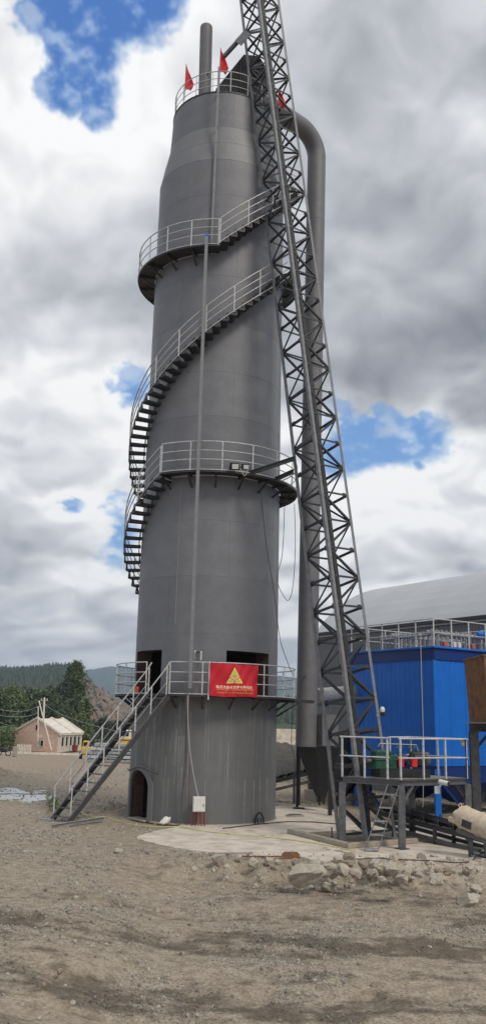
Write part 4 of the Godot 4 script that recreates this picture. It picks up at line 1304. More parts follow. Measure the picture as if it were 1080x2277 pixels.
# ---------------------------------------------------------------- gas duct with its dust pocket
func duct():
	var t = thing("gas_duct", "thick grey gas duct bending over and dropping behind the mast", "duct", at(681, 1662, 33.0))
	var r = 0.385
	var bot = at(680.0, 1660, 33.0); var up_ = at(703.4, 352, 33.0)
	var top = bot + (up_ - bot) * 1.0
	var start = at(548, 206, 30.3)
	start.y = top.y + 1.05
	var hub = Vector3(top.x, start.y, top.z)
	var din = (hub - start).normalized(); din.y = 0
	var path = [start]
	var rb = 1.05
	for k in 13:
		var a = PI * 0.5 * k / 12.0
		path.append(hub - din.normalized() * rb + din.normalized() * rb * sin(a) + Vector3.DOWN * rb * (1.0 - cos(a)))
	for q in [[0, 1], [1, 13]]: pass
	# one elbow in mitred sections, then straight lengths with flange welds
	tubed(t, "cross_pipe", [path[0], path[1]], r, M.duct, 30)
	tubed(t, "elbow", path.slice(1), r + 0.002, M.duct, 30)
	var n = 8
	var e = path[-1]
	for k in n:
		var a = e.lerp(bot, float(k) / n); var b = e.lerp(bot, float(k + 1) / n)
		tubed(t, "pipe_length", [a, b], r, M.duct, 30)
		if k > 0:
			var w = MB.new()
			w.tube([a + (b - a).normalized() * -0.012, a + (b - a).normalized() * 0.012], r + 0.006, 30)
			part(t, "weld_seam", w, M.weld)
	boxed(t, "lug", Transform3D(Basis.IDENTITY, at(676, 1505, 32.55)), Vector3(0.1, 0.06, 0.06), M.dark)
	# settling pocket under the duct: black pyramid on four legs
	var h = thing("dust_hopper", "black inverted pyramid dust hopper under the gas duct", "hopper", onto(708, 1800, 0.0) + Vector3(0, 0.55, 0))
	var c = Vector3(at(706, 1700, 33.1).x, 0, -33.1)
	var y1 = bot.y - 0.02; var y0 = at(708, 1772, 33.1).y
	var wa = 0.56; var wb = 0.13
	var mb = MB.new()
	var ring = func(w, y, dx): return [c + DA * w + DB * w + Vector3(dx, y, 0), c + DA * w - DB * w + Vector3(dx, y, 0), c - DA * w - DB * w + Vector3(dx, y, 0), c - DA * w + DB * w + Vector3(dx, y, 0)]
	var hi = ring.call(wa, y1, 0.0); var lo = ring.call(wb, y0, 0.12)
	for k in 4:
		var k2 = (k + 1) % 4
		mb.quad(lo[k], lo[k2], hi[k2], hi[k])
	mb.quad(hi[0], hi[1], hi[2], hi[3])
	part(h, "cone", mb, M.black)
	var sp = MB.new()
	sp.tube([c + Vector3(0.12, y0 + 0.02, 0), c + Vector3(0.12, y0 - 0.16, 0)], 0.15, 12)
	part(h, "spout", sp, M.black)
	boxed(h, "side_box", facing(Vector3(at(717, 1620, 33.2).x, (y1 + 0.62), -33.25), -DB), Vector3(0.75, 1.1, 0.9), M.duct)
	for q in [[660, 1797], [733, 1815], [664, 1792], [738, 1800]]:
		var p = onto(q[0], q[1], 0.0)
		beam(h, "leg", p, Vector3(p.x, y1 + 0.05, p.z), 0.13 if q[0] > 700 else 0.09, 0.13 if q[0] > 700 else 0.09, M.black)
	boxed(h, "foot_plate", Transform3D(Basis.IDENTITY, onto(664, 1797, 0.05)), Vector3(0.4, 0.05, 0.25), M.black)
	# connection to the dust collector
	var s = thing("silver_duct", "short silvery duct running from the gas duct to the dust collector", "duct", at(705, 1548, 34.0))
	tubed(s, "pipe", [at(700, 1549, 33.3), at(742, 1545, 34.8), at(800, 1540, 36.0)], 0.3, M.zinc, 22)
	var fl = MB.new(); fl.tube([at(706, 1549, 33.55), at(708, 1549, 33.62)], 0.36, 22)
	part(s, "flange", fl, M.zinc)
	var bx = thing("fan_casing", "dark grey fan casing standing behind the lattice mast", "fan casing", Vector3(at(755, 1640, 37.0).x, 0, -37.2))
	var bo = bx.position
	boxed(bx, "casing", facing(bo + Vector3(0, 1.55, 0), DA), Vector3(2.3, 2.2, 1.5), M.dark, 0.03)
	boxed(bx, "plinth", facing(bo + Vector3(0, 0.22, 0), DA), Vector3(2.5, 0.44, 1.7), M.kerb, 0.03)
	for k in 3: boxed(bx, "rib", facing(bo + Vector3(0, 0.9 + 0.65 * k, 0) - DB * 0.77, DA), Vector3(2.34, 0.06, 0.06), M.steel)

# ---------------------------------------------------------------- hoist drive on its platform
func drive_platform():
	var H = 1.72
	var up = Vector3.UP
	var c0 = Vector3(4.27, 0, -23.8); var cl = Vector3(2.85, 0, -24.72); var cr = Vector3(6.36, 0, -25.25); var ck = Vector3(5.1, 0, -26.75); var cm = Vector3(4.3, 0, -25.62)
	var t = thing("drive_platform", "low grey steel platform with pipe railing carrying the hoist drive", "platform", (c0 + cr) * 0.5)
	# deck plates side by side, notched round the mast
	for poly in [[c0, cr, ck, cm, Vector3(4.2, 0, -25.36)], [c0, Vector3(4.2, 0, -25.36), Vector3(3.52, 0, -24.9)], [c0, Vector3(3.52, 0, -24.9), Vector3(3.28, 0, -24.76), Vector3(2.98, 0, -24.86), cl]]:
		var mb = MB.new()
		for k in range(1, poly.size() - 1):
			mb.tri(poly[0] + up * (H + 0.012), poly[k] + up * (H + 0.012), poly[k + 1] + up * (H + 0.012))
			mb.tri(poly[0] + up * H, poly[k + 1] + up * H, poly[k] + up * H)
		part(t, "deck_plate", mb, M.zinc_dull)
	var mid_ = (c0 + cr + ck + cl) * 0.25 + up * (H - 0.075)
	for e in [[cl, c0], [c0, cr], [cr, ck], [ck, cm]]:
		var a = e[0] + up * (H - 0.075); var b = e[1] + up * (H - 0.075)
		beam(t, "edge_beam", a, b, 0.07, 0.15, M.steel, unit_channel, (a + b) * 0.5 - mid_)
	for e in [[c0, cr, cl], [cl, c0, c0], [cr, ck, c0], [ck, cr, cm]]:
		var o = e[0]
		beam(t, "leg", o + up * 0.02, o + up * (H - 0.15), 0.17, 0.17, M.steel)
		boxed(t, "foot_plate", facing(o + up * 0.04, DA), Vector3(0.28, 0.02, 0.28), M.dark)
		for q in [e[1], e[2]]: beam(t, "knee_brace", o + up * (H - 0.6), o + (q - o).normalized() * 0.42 + up * (H - 0.16), 0.06, 0.06, M.steel, unit_angle)
	# railing with a gap for the ladder near the front corner
	for r in [[c0.lerp(cl, 0.22), cl, 3], [c0, cr, 4], [cr, ck, 3], [ck, cm, 2]]:
		for q in [[0.55, 0.019], [1.05, 0.023]]:
			var ex = (r[1] - r[0]).normalized() * 0.06
			tubed(t, "rail", [r[0] - ex + up * (H + q[0]), r[1] + ex + up * (H + q[0])], q[1], M.rail, 8)
		for k in r[2]: beam(t, "post", r[0].lerp(r[1], k / (r[2] - 1.0)) + up * H, r[0].lerp(r[1], k / (r[2] - 1.0)) + up * (H + 1.05), 0.042, 0.042, M.rail, unit_angle, DA)
	# ladder
	var l0 = onto(808, 1896, 0.0); var l1 = onto(838, 1897, 0.0)
	var s0 = at(861, 1746, 23.98); var s1 = at(886, 1747, 23.76)
	var lad = thing("ladder", "steep grey steel ladder leaning on the drive platform", "ladder", (l0 + l1) * 0.5)
	beam(lad, "stile", l0, s0, 0.025, 0.11, M.steel, null, l1 - l0)
	beam(lad, "stile", l1, s1, 0.025, 0.11, M.steel, null, l1 - l0)
	for k in 5:
		var s = (k + 0.3) / 5.0
		var a = l0.lerp(s0, s); var b = l1.lerp(s1, s)
		boxed(lad, "tread", facing((a + b) * 0.5, b - a), Vector3(a.distance_to(b), 0.03, 0.16), M.zinc)
	# drive set
	var g = thing("hoist_drive", "green gearbox with red brake housings and electric motor on the platform", "gearbox", at(880, 1712, 25.0))
	var gy = H + 0.012
	var gc = at(843, 1700, 24.72); gc.y = gy
	var gx = (Vector3(1.0, 0, -0.3)).normalized()
	var fx = func(x, y, z): return facing(gc + gx * x + Vector3(0, y, z), gx)
	boxed(g, "base_frame", fx.call(0.62, 0.11, 0.0), Vector3(1.5, 0.2, 0.6), M.black, 0.01)
	boxed(g, "gearbox_body", fx.call(0.1, 0.4, 0.0), Vector3(0.62, 0.38, 0.46), M.green, 0.02)
	boxed(g, "gearbox_lid", fx.call(0.06, 0.64, 0.0), Vector3(0.5, 0.12, 0.38), M.green, 0.03)
	boxed(g, "gearbox_flange", fx.call(0.1, 0.46, 0.0), Vector3(0.7, 0.03, 0.52), M.green, 0.008)
	tubed(g, "drum_shaft", [gc + gx * -0.38 + Vector3(0, 0.42, 0), gc + gx * -0.1 + Vector3(0, 0.42, 0)], 0.05, M.steel, 12)
	tubed(g, "bearing_cover", [gc + gx * 0.3 + Vector3(0, 0.42, 0.2), gc + gx * 0.3 + Vector3(0, 0.42, 0.275)], 0.1, M.green, 18)
	tubed(g, "coupling", [gc + gx * 0.42 + Vector3(0, 0.46, 0), gc + gx * 0.78 + Vector3(0, 0.46, 0)], 0.15, M.dark, 18)
	for x in [0.58, 0.98]:
		boxed(g, "brake_housing", fx.call(x, 0.4, 0.22), Vector3(0.16, 0.26, 0.16), M.orange, 0.02)
		beam(g, "brake_arm", gc + gx * x + Vector3(0, 0.2, 0.1), gc + gx * x + Vector3(0, 0.82, 0.1), 0.05, 0.05, M.green)
		beam(g, "brake_spring", gc + gx * (x - 0.12) + Vector3(0, 0.8, 0.1), gc + gx * (x + 0.12) + Vector3(0, 0.8, 0.1), 0.03, 0.03, M.steel)
	tubed(g, "motor", [gc + gx * 0.98 + Vector3(0, 0.48, -0.02), gc + gx * 1.34 + Vector3(0, 0.48, -0.02)], 0.2, M.dark, 22)
	tubed(g, "motor_cowl", [gc + gx * 1.34 + Vector3(0, 0.48, -0.02), gc + gx * 1.46 + Vector3(0, 0.48, -0.02)], 0.19, M.steel, 22)
	for k in 9:
		var a = TAU * k / 9.0
		beam(g, "cooling_fin", gc + gx * 1.0 + Vector3(0, 0.48 + 0.215 * sin(a), -0.02 + 0.215 * cos(a)), gc + gx * 1.33 + Vector3(0, 0.48 + 0.215 * sin(a), -0.02 + 0.215 * cos(a)), 0.02, 0.02, M.dark)
	tubed(g, "guard_pipe", [gc + gx * -0.05 + Vector3(0, 0.8, 0.1), gc + gx * 0.0 + Vector3(0, 0.88, 0.1), gc + gx * 1.1 + Vector3(0, 0.86, 0.1), gc + gx * 1.15 + Vector3(0, 0.7, 0.1)], 0.014, M.zinc, 6)
	# rope sheave guard post
	security_camera(at(976, 1738, 24.45), Vector3(0.8, -0.15, 0.75), at(976, 1738, 24.5), "white bullet security camera under the drive platform edge")
	var jb = MB.new()
	jb.box(facing(at(1029, 1651, 25.3), DB), Vector3(0.17, 0.2, 0.08), 0.01)
	solo("junction_box", jb, M.zinc, "small grey junction box on the platform railing", "junction box", at(1029, 1660, 25.3))

# ---------------------------------------------------------------- dust collector
func dust_collector():
	var c = at(968, 1600, 32.0); c.y = 0
	var LA = 4.55; var LB = 4.6
	var t = thing("dust_collector", "bright blue corrugated dust collector house on legs", "dust collector", c + DA * LA * 0.5 + DB * LB * 0.5)
	var y0 = at(968, 1704, 32.0).y; var y1 = at(968, 1466, 32.0).y; var y2 = at(968, 1441, 32.0).y
	for f in 4:
		var o = [c, c + DB * LB, c + DA * LA + DB * LB, c + DA * LA][f]
		var d = [DB, DA, -DB, -DA][f]
		var L = [LB, LA, LB, LA][f]
		var out = [-DA, DB, DA, -DB][f]
		var n = int(round(L / 0.76))
		for k in n:                           # profiled sheets, three ribs each
			var mb = MB.new()
			var w = L / n
			var prof = []
			for r in 3:
				var x0 = w * r / 3.0
				prof.append(Vector2(x0 + 0.004, 0.0)); prof.append(Vector2(x0 + w * 0.2, 0.0)); prof.append(Vector2(x0 + w * 0.225, 0.013)); prof.append(Vector2(x0 + w * 0.29, 0.013)); prof.append(Vector2(x0 + w * 0.315, 0.0))
			prof.append(Vector2(w - 0.002, 0.0))
			for i in prof.size() - 1:
				var p = o + d * (w * k + prof[i].x) + out * prof[i].y; var q = o + d * (w * k + prof[i + 1].x) + out * prof[i + 1].y
				mb.quad(p + Vector3.UP * y0, q + Vector3.UP * y0, q + Vector3.UP * y1, p + Vector3.UP * y1)
			part(t, "cladding_sheet", mb, M.blue)
		var m = o + d * L * 0.5
		boxed(t, "top_band", facing(m + Vector3.UP * (y1 + y2) * 0.5 + out * 0.02, d), Vector3(L + 0.1, y2 - y1, 0.07), M.navy)
		boxed(t, "roof_edge", facing(m + Vector3.UP * (y2 + 0.035) + out * 0.06, d), Vector3(L + 0.26, 0.07, 0.16), M.blue, 0.01)
		boxed(t, "lower_band", facing(m + Vector3.UP * (y0 - 0.3) - out * 0.06, d), Vector3(L - 0.1, 0.6, 0.06), M.navy)
		beam(t, "corner_trim", o + out * 0.012 + Vector3.UP * y0, o + out * 0.012 + Vector3.UP * y1, 0.16, 0.03, M.blue, null, d)
		beam(t, "leg", o - out * 0.12 + d * 0.12, o - out * 0.12 + d * 0.12 + Vector3.UP * (y0 - 0.1), 0.2, 0.2, M.blue)
		beam(t, "brace", o - out * 0.1 + d * 0.3 + Vector3.UP * (y0 - 0.6), o - out * 0.1 + d * 1.5 + Vector3.UP * 0.1, 0.07, 0.07, M.navy)
	var rf = MB.new()
	rf.quad(c + Vector3.UP * (y2 + 0.03), c + DB * LB + Vector3.UP * (y2 + 0.03), c + DB * LB + DA * LA + Vector3.UP * (y2 + 0.03), c + DA * LA + Vector3.UP * (y2 + 0.03))
	part(t, "roof", rf, M.navy)
	for k in 2:                               # ash hoppers
		var hc = c + DA * LA * (0.27 + 0.46 * k) + DB * LB * 0.5
		var mb = MB.new()
		var ring = func(a, b, y): return [hc - DA * a - DB * b + Vector3.UP * y, hc - DA * a + DB * b + Vector3.UP * y, hc + DA * a + DB * b + Vector3.UP * y, hc + DA * a - DB * b + Vector3.UP * y]
		var hi = ring.call(LA * 0.22, LB * 0.46, y0 - 0.3); var lo = ring.call(0.2, 0.2, 0.35)
		for e in 4: mb.quad(lo[e], lo[(e + 1) % 4], hi[(e + 1) % 4], hi[e])
		part(t, "ash_hopper", mb, M.navy)
	# railing on the roof
	var ry = y2 + 0.07
	var rr = thing("collector_railing", "galvanised railing round the roof of the blue dust collector", "railing", c + Vector3.UP * ry)
	var cs = [c, c + DB * LB, c + DB * LB + DA * LA, c + DA * LA]
	for f in 4:
		var a = cs[f] + Vector3.UP * ry; var b = cs[(f + 1) % 4] + Vector3.UP * ry
		for q in [[0.5, 0.02], [1.0, 0.024]]: tubed(rr, "rail", [a + Vector3.UP * q[0], b + Vector3.UP * q[0]], q[1], M.rail, 6)
		for k in 5: beam(rr, "post", a.lerp(b, k / 5.0), a.lerp(b, k / 5.0) + Vector3.UP * 1.0, 0.05, 0.05, M.rail, unit_angle)
	# rows of pulse pipes with their header
	for row in 2:
		var pv = thing("pulse_valve_row", ["row of upright pulse pipes under a header along the collector roof, towards the track", "second row of upright pulse pipes under a header, deeper on the collector roof"][row], "pipe row", c + Vector3.UP * ry + DA * (0.8 + 1.9 * row), "pulse pipe rows on the collector roof")
		var a = c + Vector3.UP * ry + DA * (0.5 + 1.9 * row) + DB * 0.4; var b = a + DB * 3.9
		if row == 1: b = a + DB * 3.9
		tubed(pv, "header", [a + Vector3.UP * 0.52 - DB * 0.2, b + Vector3.UP * 0.52], 0.05, M.zinc, 10)
		tubed(pv, "header", [a + Vector3.UP * 0.62 + DA * 0.25, b + Vector3.UP * 0.62 + DA * 0.25], 0.045, M.zinc, 10)
		for k in 16:
			var p = a.lerp(b, k / 15.0)
			tubed(pv, "upright", [p, p + Vector3.UP * 0.5], 0.035, M.zinc, 8)
			tubed(pv, "valve", [p + Vector3.UP * 0.56, p + Vector3.UP * 0.68], 0.055, M.zinc, 8)
	var row_pts = c + Vector3.UP * ry + DA * 1.0 - DB * 0.0
	var pv2 = thing("pulse_valve_row", "row of upright pulse pipes along the collector roof edge facing the mast", "pipe row", row_pts, "pulse pipe rows on the collector roof")
	var ra = c + Vector3.UP * ry + DB * 0.55 + DA * 0.3; var rb = ra + DA * 3.1
	tubed(pv2, "header", [ra + Vector3.UP * 0.5, rb + Vector3.UP * 0.46], 0.05, M.zinc, 10)
	for k in 13:
		var p = ra.lerp(rb, k / 12.0)
		tubed(pv2, "upright", [p, p + Vector3.UP * 0.47], 0.032, M.zinc, 8)
		tubed(pv2, "valve", [p + Vector3.UP * 0.52, p + Vector3.UP * 0.63], 0.05, M.zinc, 8)
	for q in [[0.5, 0.35, "orange"], [1.0, 0.35, "white"], [1.25, 0.3, "white"], [2.0, 0.3, "orange"], [3.0, 0.3, "orange"]]:
		var p = c + Vector3.UP * (ry + 0.13) + DB * (0.25 + q[0]) + DA * 0.2
		var mb = MB.new(); mb.box(facing(p, DB), Vector3(0.15, 0.2, 0.14), 0.02)
		solo("solenoid_box", mb, M.solenoid if q[2] == "orange" else M.white, ("red" if q[2] == "orange" else "white") + " solenoid box between the pulse pipes on the collector roof", "solenoid box", p, "solenoid boxes on the collector roof")
	var tk = MB.new()
	var tp = c + Vector3.UP * (ry + 0.62) + DB * 2.6 + DA * 0.15
	tk.tube([tp - DB * 0.1, tp - DB * 0.04, tp + DB * 0.9, tp + DB * 1.0], [0.07, 0.13, 0.13, 0.07], 16)
	solo("air_tank", tk, M.blue, "blue compressed air tank lying on the collector roof", "air tank", tp)
	var w = []
	for k in 13:
		var s = k / 12.0
		w.append(at(lerp(934.0, 939.0, s) + 5.0 * sin(s * PI) * s, lerp(1405.0, 1795.0, s), lerp(32.3, 31.6, s)))
	var wm = MB.new(); wm.tube(w, 0.014, 6)
	solo("drop_cable", wm, M.pale_wire, "white cable hanging straight down the blue collector wall", "cable", w[-1])

# ---------------------------------------------------------------- arched warehouse behind
func warehouse():
	var E = at(705, 1411, 48.0)
	var ey = E.y; E.y = -0.4
	var L = 26.0; var half = 6.4
	var d = -DA                                # along the eave, towards the camera
	var t = thing("warehouse", "large warehouse with grey arched metal roof behind the dust collector", "warehouse", E + d * L * 0.5 + DB * half)
	var rise = 3.2
	var rad = (half * half + rise * rise) / (2.0 * rise)
	var cy = ey + rise - rad
	var a1 = asin(half / rad)
	var n = 22; var bays = 13
	for b in bays:                            # roof sheets, one bay each
		var mb = MB.new()
		for i in n:
			var t0 = lerp(-a1 * 1.03, a1 * 1.03, float(i) / n); var t1 = lerp(-a1 * 1.03, a1 * 1.03, float(i + 1) / n)
			var o = E + DB * half + d * (L * b / bays - 0.3)
			var p = func(t_, s): return o + DB * sin(t_) * rad + Vector3.UP * (cy + cos(t_) * rad - E.y) + d * s
			var w = L / bays - 0.002
			mb.quad(p.call(t0, 0.0), p.call(t0, w), p.call(t1, w), p.call(t1, 0.0))
		part(t, "roof_sheet", mb, M.roofing)
	# corrugated side wall and gable wall
	for f in 2:
		var mb = MB.new()
		var o = E
		var dir = d if f == 0 else DB
		var LL = L if f == 0 else half * 2.0
		var out = -DB if f == 0 else DA
		var m = int(LL / 0.2)
		for k in m:
			var s0 = LL * k / m; var s1 = LL * (k + 0.5) / m; var s2 = LL * (k + 1) / m
			for q in [[s0, 0.0, s1, 0.04], [s1, 0.04, s2, 0.0]]:
				var h0 = ey; var h1 = ey
				if f == 1:
					h0 = cy + sqrt(max(0.0, rad * rad - pow(q[0] - half, 2.0))); h1 = cy + sqrt(max(0.0, rad * rad - pow(q[2] - half, 2.0)))
				var a = o + dir * q[0] + out * q[1]; var b = o + dir * q[2] + out * q[3]
				if f == 0: mb.quad(a, b, b + Vector3.UP * (h1 - E.y), a + Vector3.UP * (h0 - E.y))
				else: mb.quad(b, a, a + Vector3.UP * (h0 - E.y), b + Vector3.UP * (h1 - E.y))
		part(t, "side_wall" if f == 0 else "gable_wall", mb, M.cladding)
	beam(t, "gutter", E + Vector3.UP * (ey - E.y) - DB * 0.1, E + d * L + Vector3.UP * (ey - E.y) - DB * 0.1, 0.16, 0.14, M.dark)

# ---------------------------------------------------------------- rusty bin, conveyors, drum
func bins_and_belts():
	var p = at(1045, 1605, 26.0)
	var t = thing("rust_bin", "rust-brown steel bin on grey columns at the yard edge", "bin", Vector3(p.x + 1.0, 0, -26.3))
	var yb = p.y; var yt = at(1041, 1456, 26.0).y
	var x0 = p.x + 0.5
	var mb = MB.new()
	var lo = [Vector3(x0 + 0.04, yb, -26.0), Vector3(x0 + 2.3, yb, -26.0), Vector3(x0 + 2.3, yb, -28.2), Vector3(x0 + 0.04, yb, -28.2)]
	var hi = [Vector3(x0 - 0.06, yt, -25.95), Vector3(x0 + 2.4, yt, -25.95), Vector3(x0 + 2.4, yt, -28.25), Vector3(x0 - 0.06, yt, -28.25)]
	for k in 4: mb.quad(lo[k], lo[(k + 1) % 4], hi[(k + 1) % 4], hi[k])
	mb.quad(hi[0] - Vector3.UP * 0.1, hi[1] - Vector3.UP * 0.1, hi[2] - Vector3.UP * 0.1, hi[3] - Vector3.UP * 0.1)
	part(t, "bin_shell", mb, M.rust)
	for k in 4: beam(t, "rim_angle", hi[k], hi[(k + 1) % 4], 0.05, 0.05, M.rust)
	for k in 2: beam(t, "weld_line", lo[0].lerp(hi[0], 0.0) + Vector3(0.6 + 0.8 * k, 0.01, 0.012), Vector3(x0 + 0.55 + 0.8 * k, yt - 0.02, -25.945), 0.012, 0.01, M.rust)
	boxed(t, "bearing_plate", Transform3D(Basis.IDENTITY, Vector3(x0 + 1.15, yb - 0.02, -27.1)), Vector3(2.5, 0.035, 2.4), M.zinc)
	for q in [[-26.08, 0.05], [-28.1, 0.05]]:
		beam(t, "ring_beam", Vector3(x0 + 0.0, yb - 0.16, q[0]), Vector3(x0 + 2.35, yb - 0.16, q[0]), 0.12, 0.26, M.steel, unit_channel, Vector3(0, 0, 1))
		for x in [0.12, 2.2]:
			beam(t, "column", Vector3(x0 + x + 0.02, 0.0, q[0]), Vector3(x0 + x, yb - 0.29, q[0]), 0.26, 0.22, M.steel, unit_channel, Vector3(-1, 0, 0))
			beam(t, "knee_brace", Vector3(x0 + x, yb - 0.85, q[0]), Vector3(x0 + x + (0.5 if x < 1.0 else -0.5), yb - 0.3, q[0]), 0.08, 0.08, M.dark, unit_angle)
	# belt conveyor under the platform
	conveyor("black belt conveyor passing under the drive platform and dust collector", Vector3(4.35, 0.62, -27.2), Vector3(6.95, 0.28, -23.0), 9, 0.35)
	conveyor("black inclined belt conveyor behind the kiln beside the dust hopper", at(742, 1706, 35.5), at(596, 1741, 36.5), 8, 0.3)
	# dusty motor drum
	var g = thing("drive_drum", "dust-caked cylindrical drive motor lying on a stand", "motor", Vector3(6.0, 0.2, -22.9))
	var a = at(1024, 1815, 22.9); var b = at(1112, 1852, 22.1)
	var dv = (b - a).normalized()
	var dr = MB.new()
	dr.tube([a - dv * 0.05, a - dv * 0.03, a + dv * 0.02, a + dv * 0.07, a + dv * 0.08, a + dv * 0.12, a + dv * 0.13, a + dv * 0.55, a + dv * 0.56, a + dv * 0.62, a + dv * 0.63, a + dv * 1.1], [0.2, 0.235, 0.265, 0.275, 0.3, 0.3, 0.28, 0.28, 0.3, 0.3, 0.28, 0.28], 30)
	part(g, "casing", dr, M.dusty)
	var nk = MB.new(); nk.tube([a - dv * 0.2, a - dv * 0.16, a - dv * 0.15, a - dv * 0.04], [0.07, 0.07, 0.12, 0.14], 16)
	part(g, "shaft_neck", nk, M.dusty)
	tubed(g, "lifting_eye", [a + Vector3(-0.02, 0.2, 0), a + Vector3(-0.06, 0.27, 0), a + Vector3(0.0, 0.3, 0), a + Vector3(0.03, 0.23, 0)], 0.018, M.dusty, 6)
	var side = dv.cross(Vector3.UP).normalized()
	boxed(g, "name_plate", facing(a + dv * 0.34 + side * 0.286 - Vector3.UP * 0.06, dv), Vector3(0.26, 0.17, 0.02), M.dark)
	for k in 8:
		var an = TAU * k / 8.0
		var bp = a + dv * 0.06 + (side * cos(an) + Vector3.UP * sin(an)) * 0.225
		tubed(g, "bolt", [bp - dv * 0.06, bp], 0.02, M.dusty, 6)
	boxed(g, "foot", facing(a - dv * 0.1 + Vector3.DOWN * 0.15, dv), Vector3(0.4, 0.12, 0.3), M.dusty, 0.02)
	for s in [0.25, 0.7]: beam(g, "stand_leg", Vector3((a + dv * s).x, 0.0, (a + dv * s).z), a + dv * s + Vector3.DOWN * 0.25, 0.1, 0.1, M.steel, unit_channel)
	beam(g, "stand_rail", a + Vector3(-0.1, -0.32, 0), b + Vector3(0, -0.32, 0), 0.12, 0.1, M.steel)
	# cable coil at the edge of the slab
	var cc = onto(1085, 1905, 0.05)
	var co = thing("cable_coil", "tangled coil of grey cable heaped beside the drive motor", "cable coil", cc)
	for k in 9:
		var pts = []
		for i in 21:
			var an = TAU * i / 20.0
			pts.append(cc + Vector3(cos(an) * (0.42 - 0.02 * k) + 0.05 * sin(k * 2.0), 0.02 + 0.012 * k + 0.03 * sin(an * 2.0 + k), sin(an) * (0.34 - 0.015 * k) + 0.04 * cos(k * 3.0)))
		tubed(co, "turn", pts, 0.014, M.wire if k % 3 else M.pale_wire, 5)
	var w = []
	for q in [[1080, 1893, 0.16], [1058, 1904, 0.12], [1045, 1915, 0.1], [1010, 1918, 0.1], [960, 1914, 0.1], [900, 1912, 0.1], [850, 1908, 0.09], [800, 1910, 0.06], [745, 1913, 0.05]]: w.append(onto(q[0], q[1], q[2]))
	var sm = []
	for i in w.size() - 1:
		for k in 4: sm.append(w[i].cubic_interpolate(w[i + 1], w[max(i - 1, 0)], w[min(i + 2, w.size() - 1)], k / 4.0))
	var wm = MB.new(); wm.tube(sm, 0.014, 6)
	solo("ground_cable", wm, M.wire, "dark cable lying along the broken slab edge", "cable", sm[10])
	# board and pipes on the slab edge
	var bp = onto(646, 1911, -0.02)
	var bm = MB.new()
	var out = PackedVector2Array()
	for q in [[-0.21, 0.0], [0.21, 0.0], [0.21, 0.12], [0.15, 0.17], [-0.15, 0.17], [-0.21, 0.12]]: out.append(Vector2(q[0], q[1]))
	for s in [-0.02, 0.02]:
		for k in range(1, 5):
			var tr = [bp + Vector3(out[0].x, out[0].y, s), bp + Vector3(out[k].x, out[k].y, s), bp + Vector3(out[k + 1].x, out[k + 1].y, s)]
			if s > 0: bm.tri(tr[0], tr[1], tr[2])
			else: bm.tri(tr[0], tr[2], tr[1])
	for k in 6: bm.quad(bp + Vector3(out[k].x, out[k].y, -0.02), bp + Vector3(out[(k + 1) % 6].x, out[(k + 1) % 6].y, -0.02), bp + Vector3(out[(k + 1) % 6].x, out[(k + 1) % 6].y, 0.02), bp + Vector3(out[k].x, out[k].y, 0.02))
	var sv = thing("shovel", "rusty square shovel with wooden handle lying at the slab edge", "shovel", bp)
	part(sv, "blade", bm, M.blade)
	rod(sv, "handle", bp + Vector3(-0.19, 0.06, 0.0), onto(532, 1904, 0.06), 0.017, M.wood)
	var s0 = onto(470, 1898, 0.05); var s1 = onto(560, 1897, 0.05)
	var lm = MB.new(); lm.box(along(s0, s1, 0.07, 0.03), Vector3.ONE)
	solo("steel_strip", lm, M.zinc, "long pale steel strip lying at the slab front", "strip", s0)
	# cables on the concrete by the kiln foot
	var k0 = []
	for q in [[495, 1842], [530, 1838], [580, 1832], [640, 1827], [700, 1828], [745, 1832]]: k0.append(onto(q[0], q[1], 0.045))
	var km = MB.new(); km.tube(k0, 0.02, 6)
	solo("ground_cable", km, M.wire, "black cable lying on the concrete along the kiln foot", "cable", k0[2])
	var cp = onto(655, 1815, 0.03)
	var hs = thing("hose_coil", "grey hose coil lying on the concrete east of the kiln foot", "hose coil", cp)
	for k in 4:
		var pts = []
		for i in 19: pts.append(cp + Vector3(cos(TAU * i / 18.0) * (0.32 - 0.03 * k), 0.015 + 0.012 * k, sin(TAU * i / 18.0) * (0.28 - 0.03 * k)))
		tubed(hs, "turn", pts, 0.012, M.pale_wire if k % 2 == 0 else M.steel, 6)
	var st = onto(737, 1871, 0.03)
	var sm2 = MB.new(); sm2.tube([st, st + Vector3.UP * 0.36], 0.02, 8)
	solo("marker_stake", sm2, M.steel, "short grey stake standing in the pit corner", "stake", st)
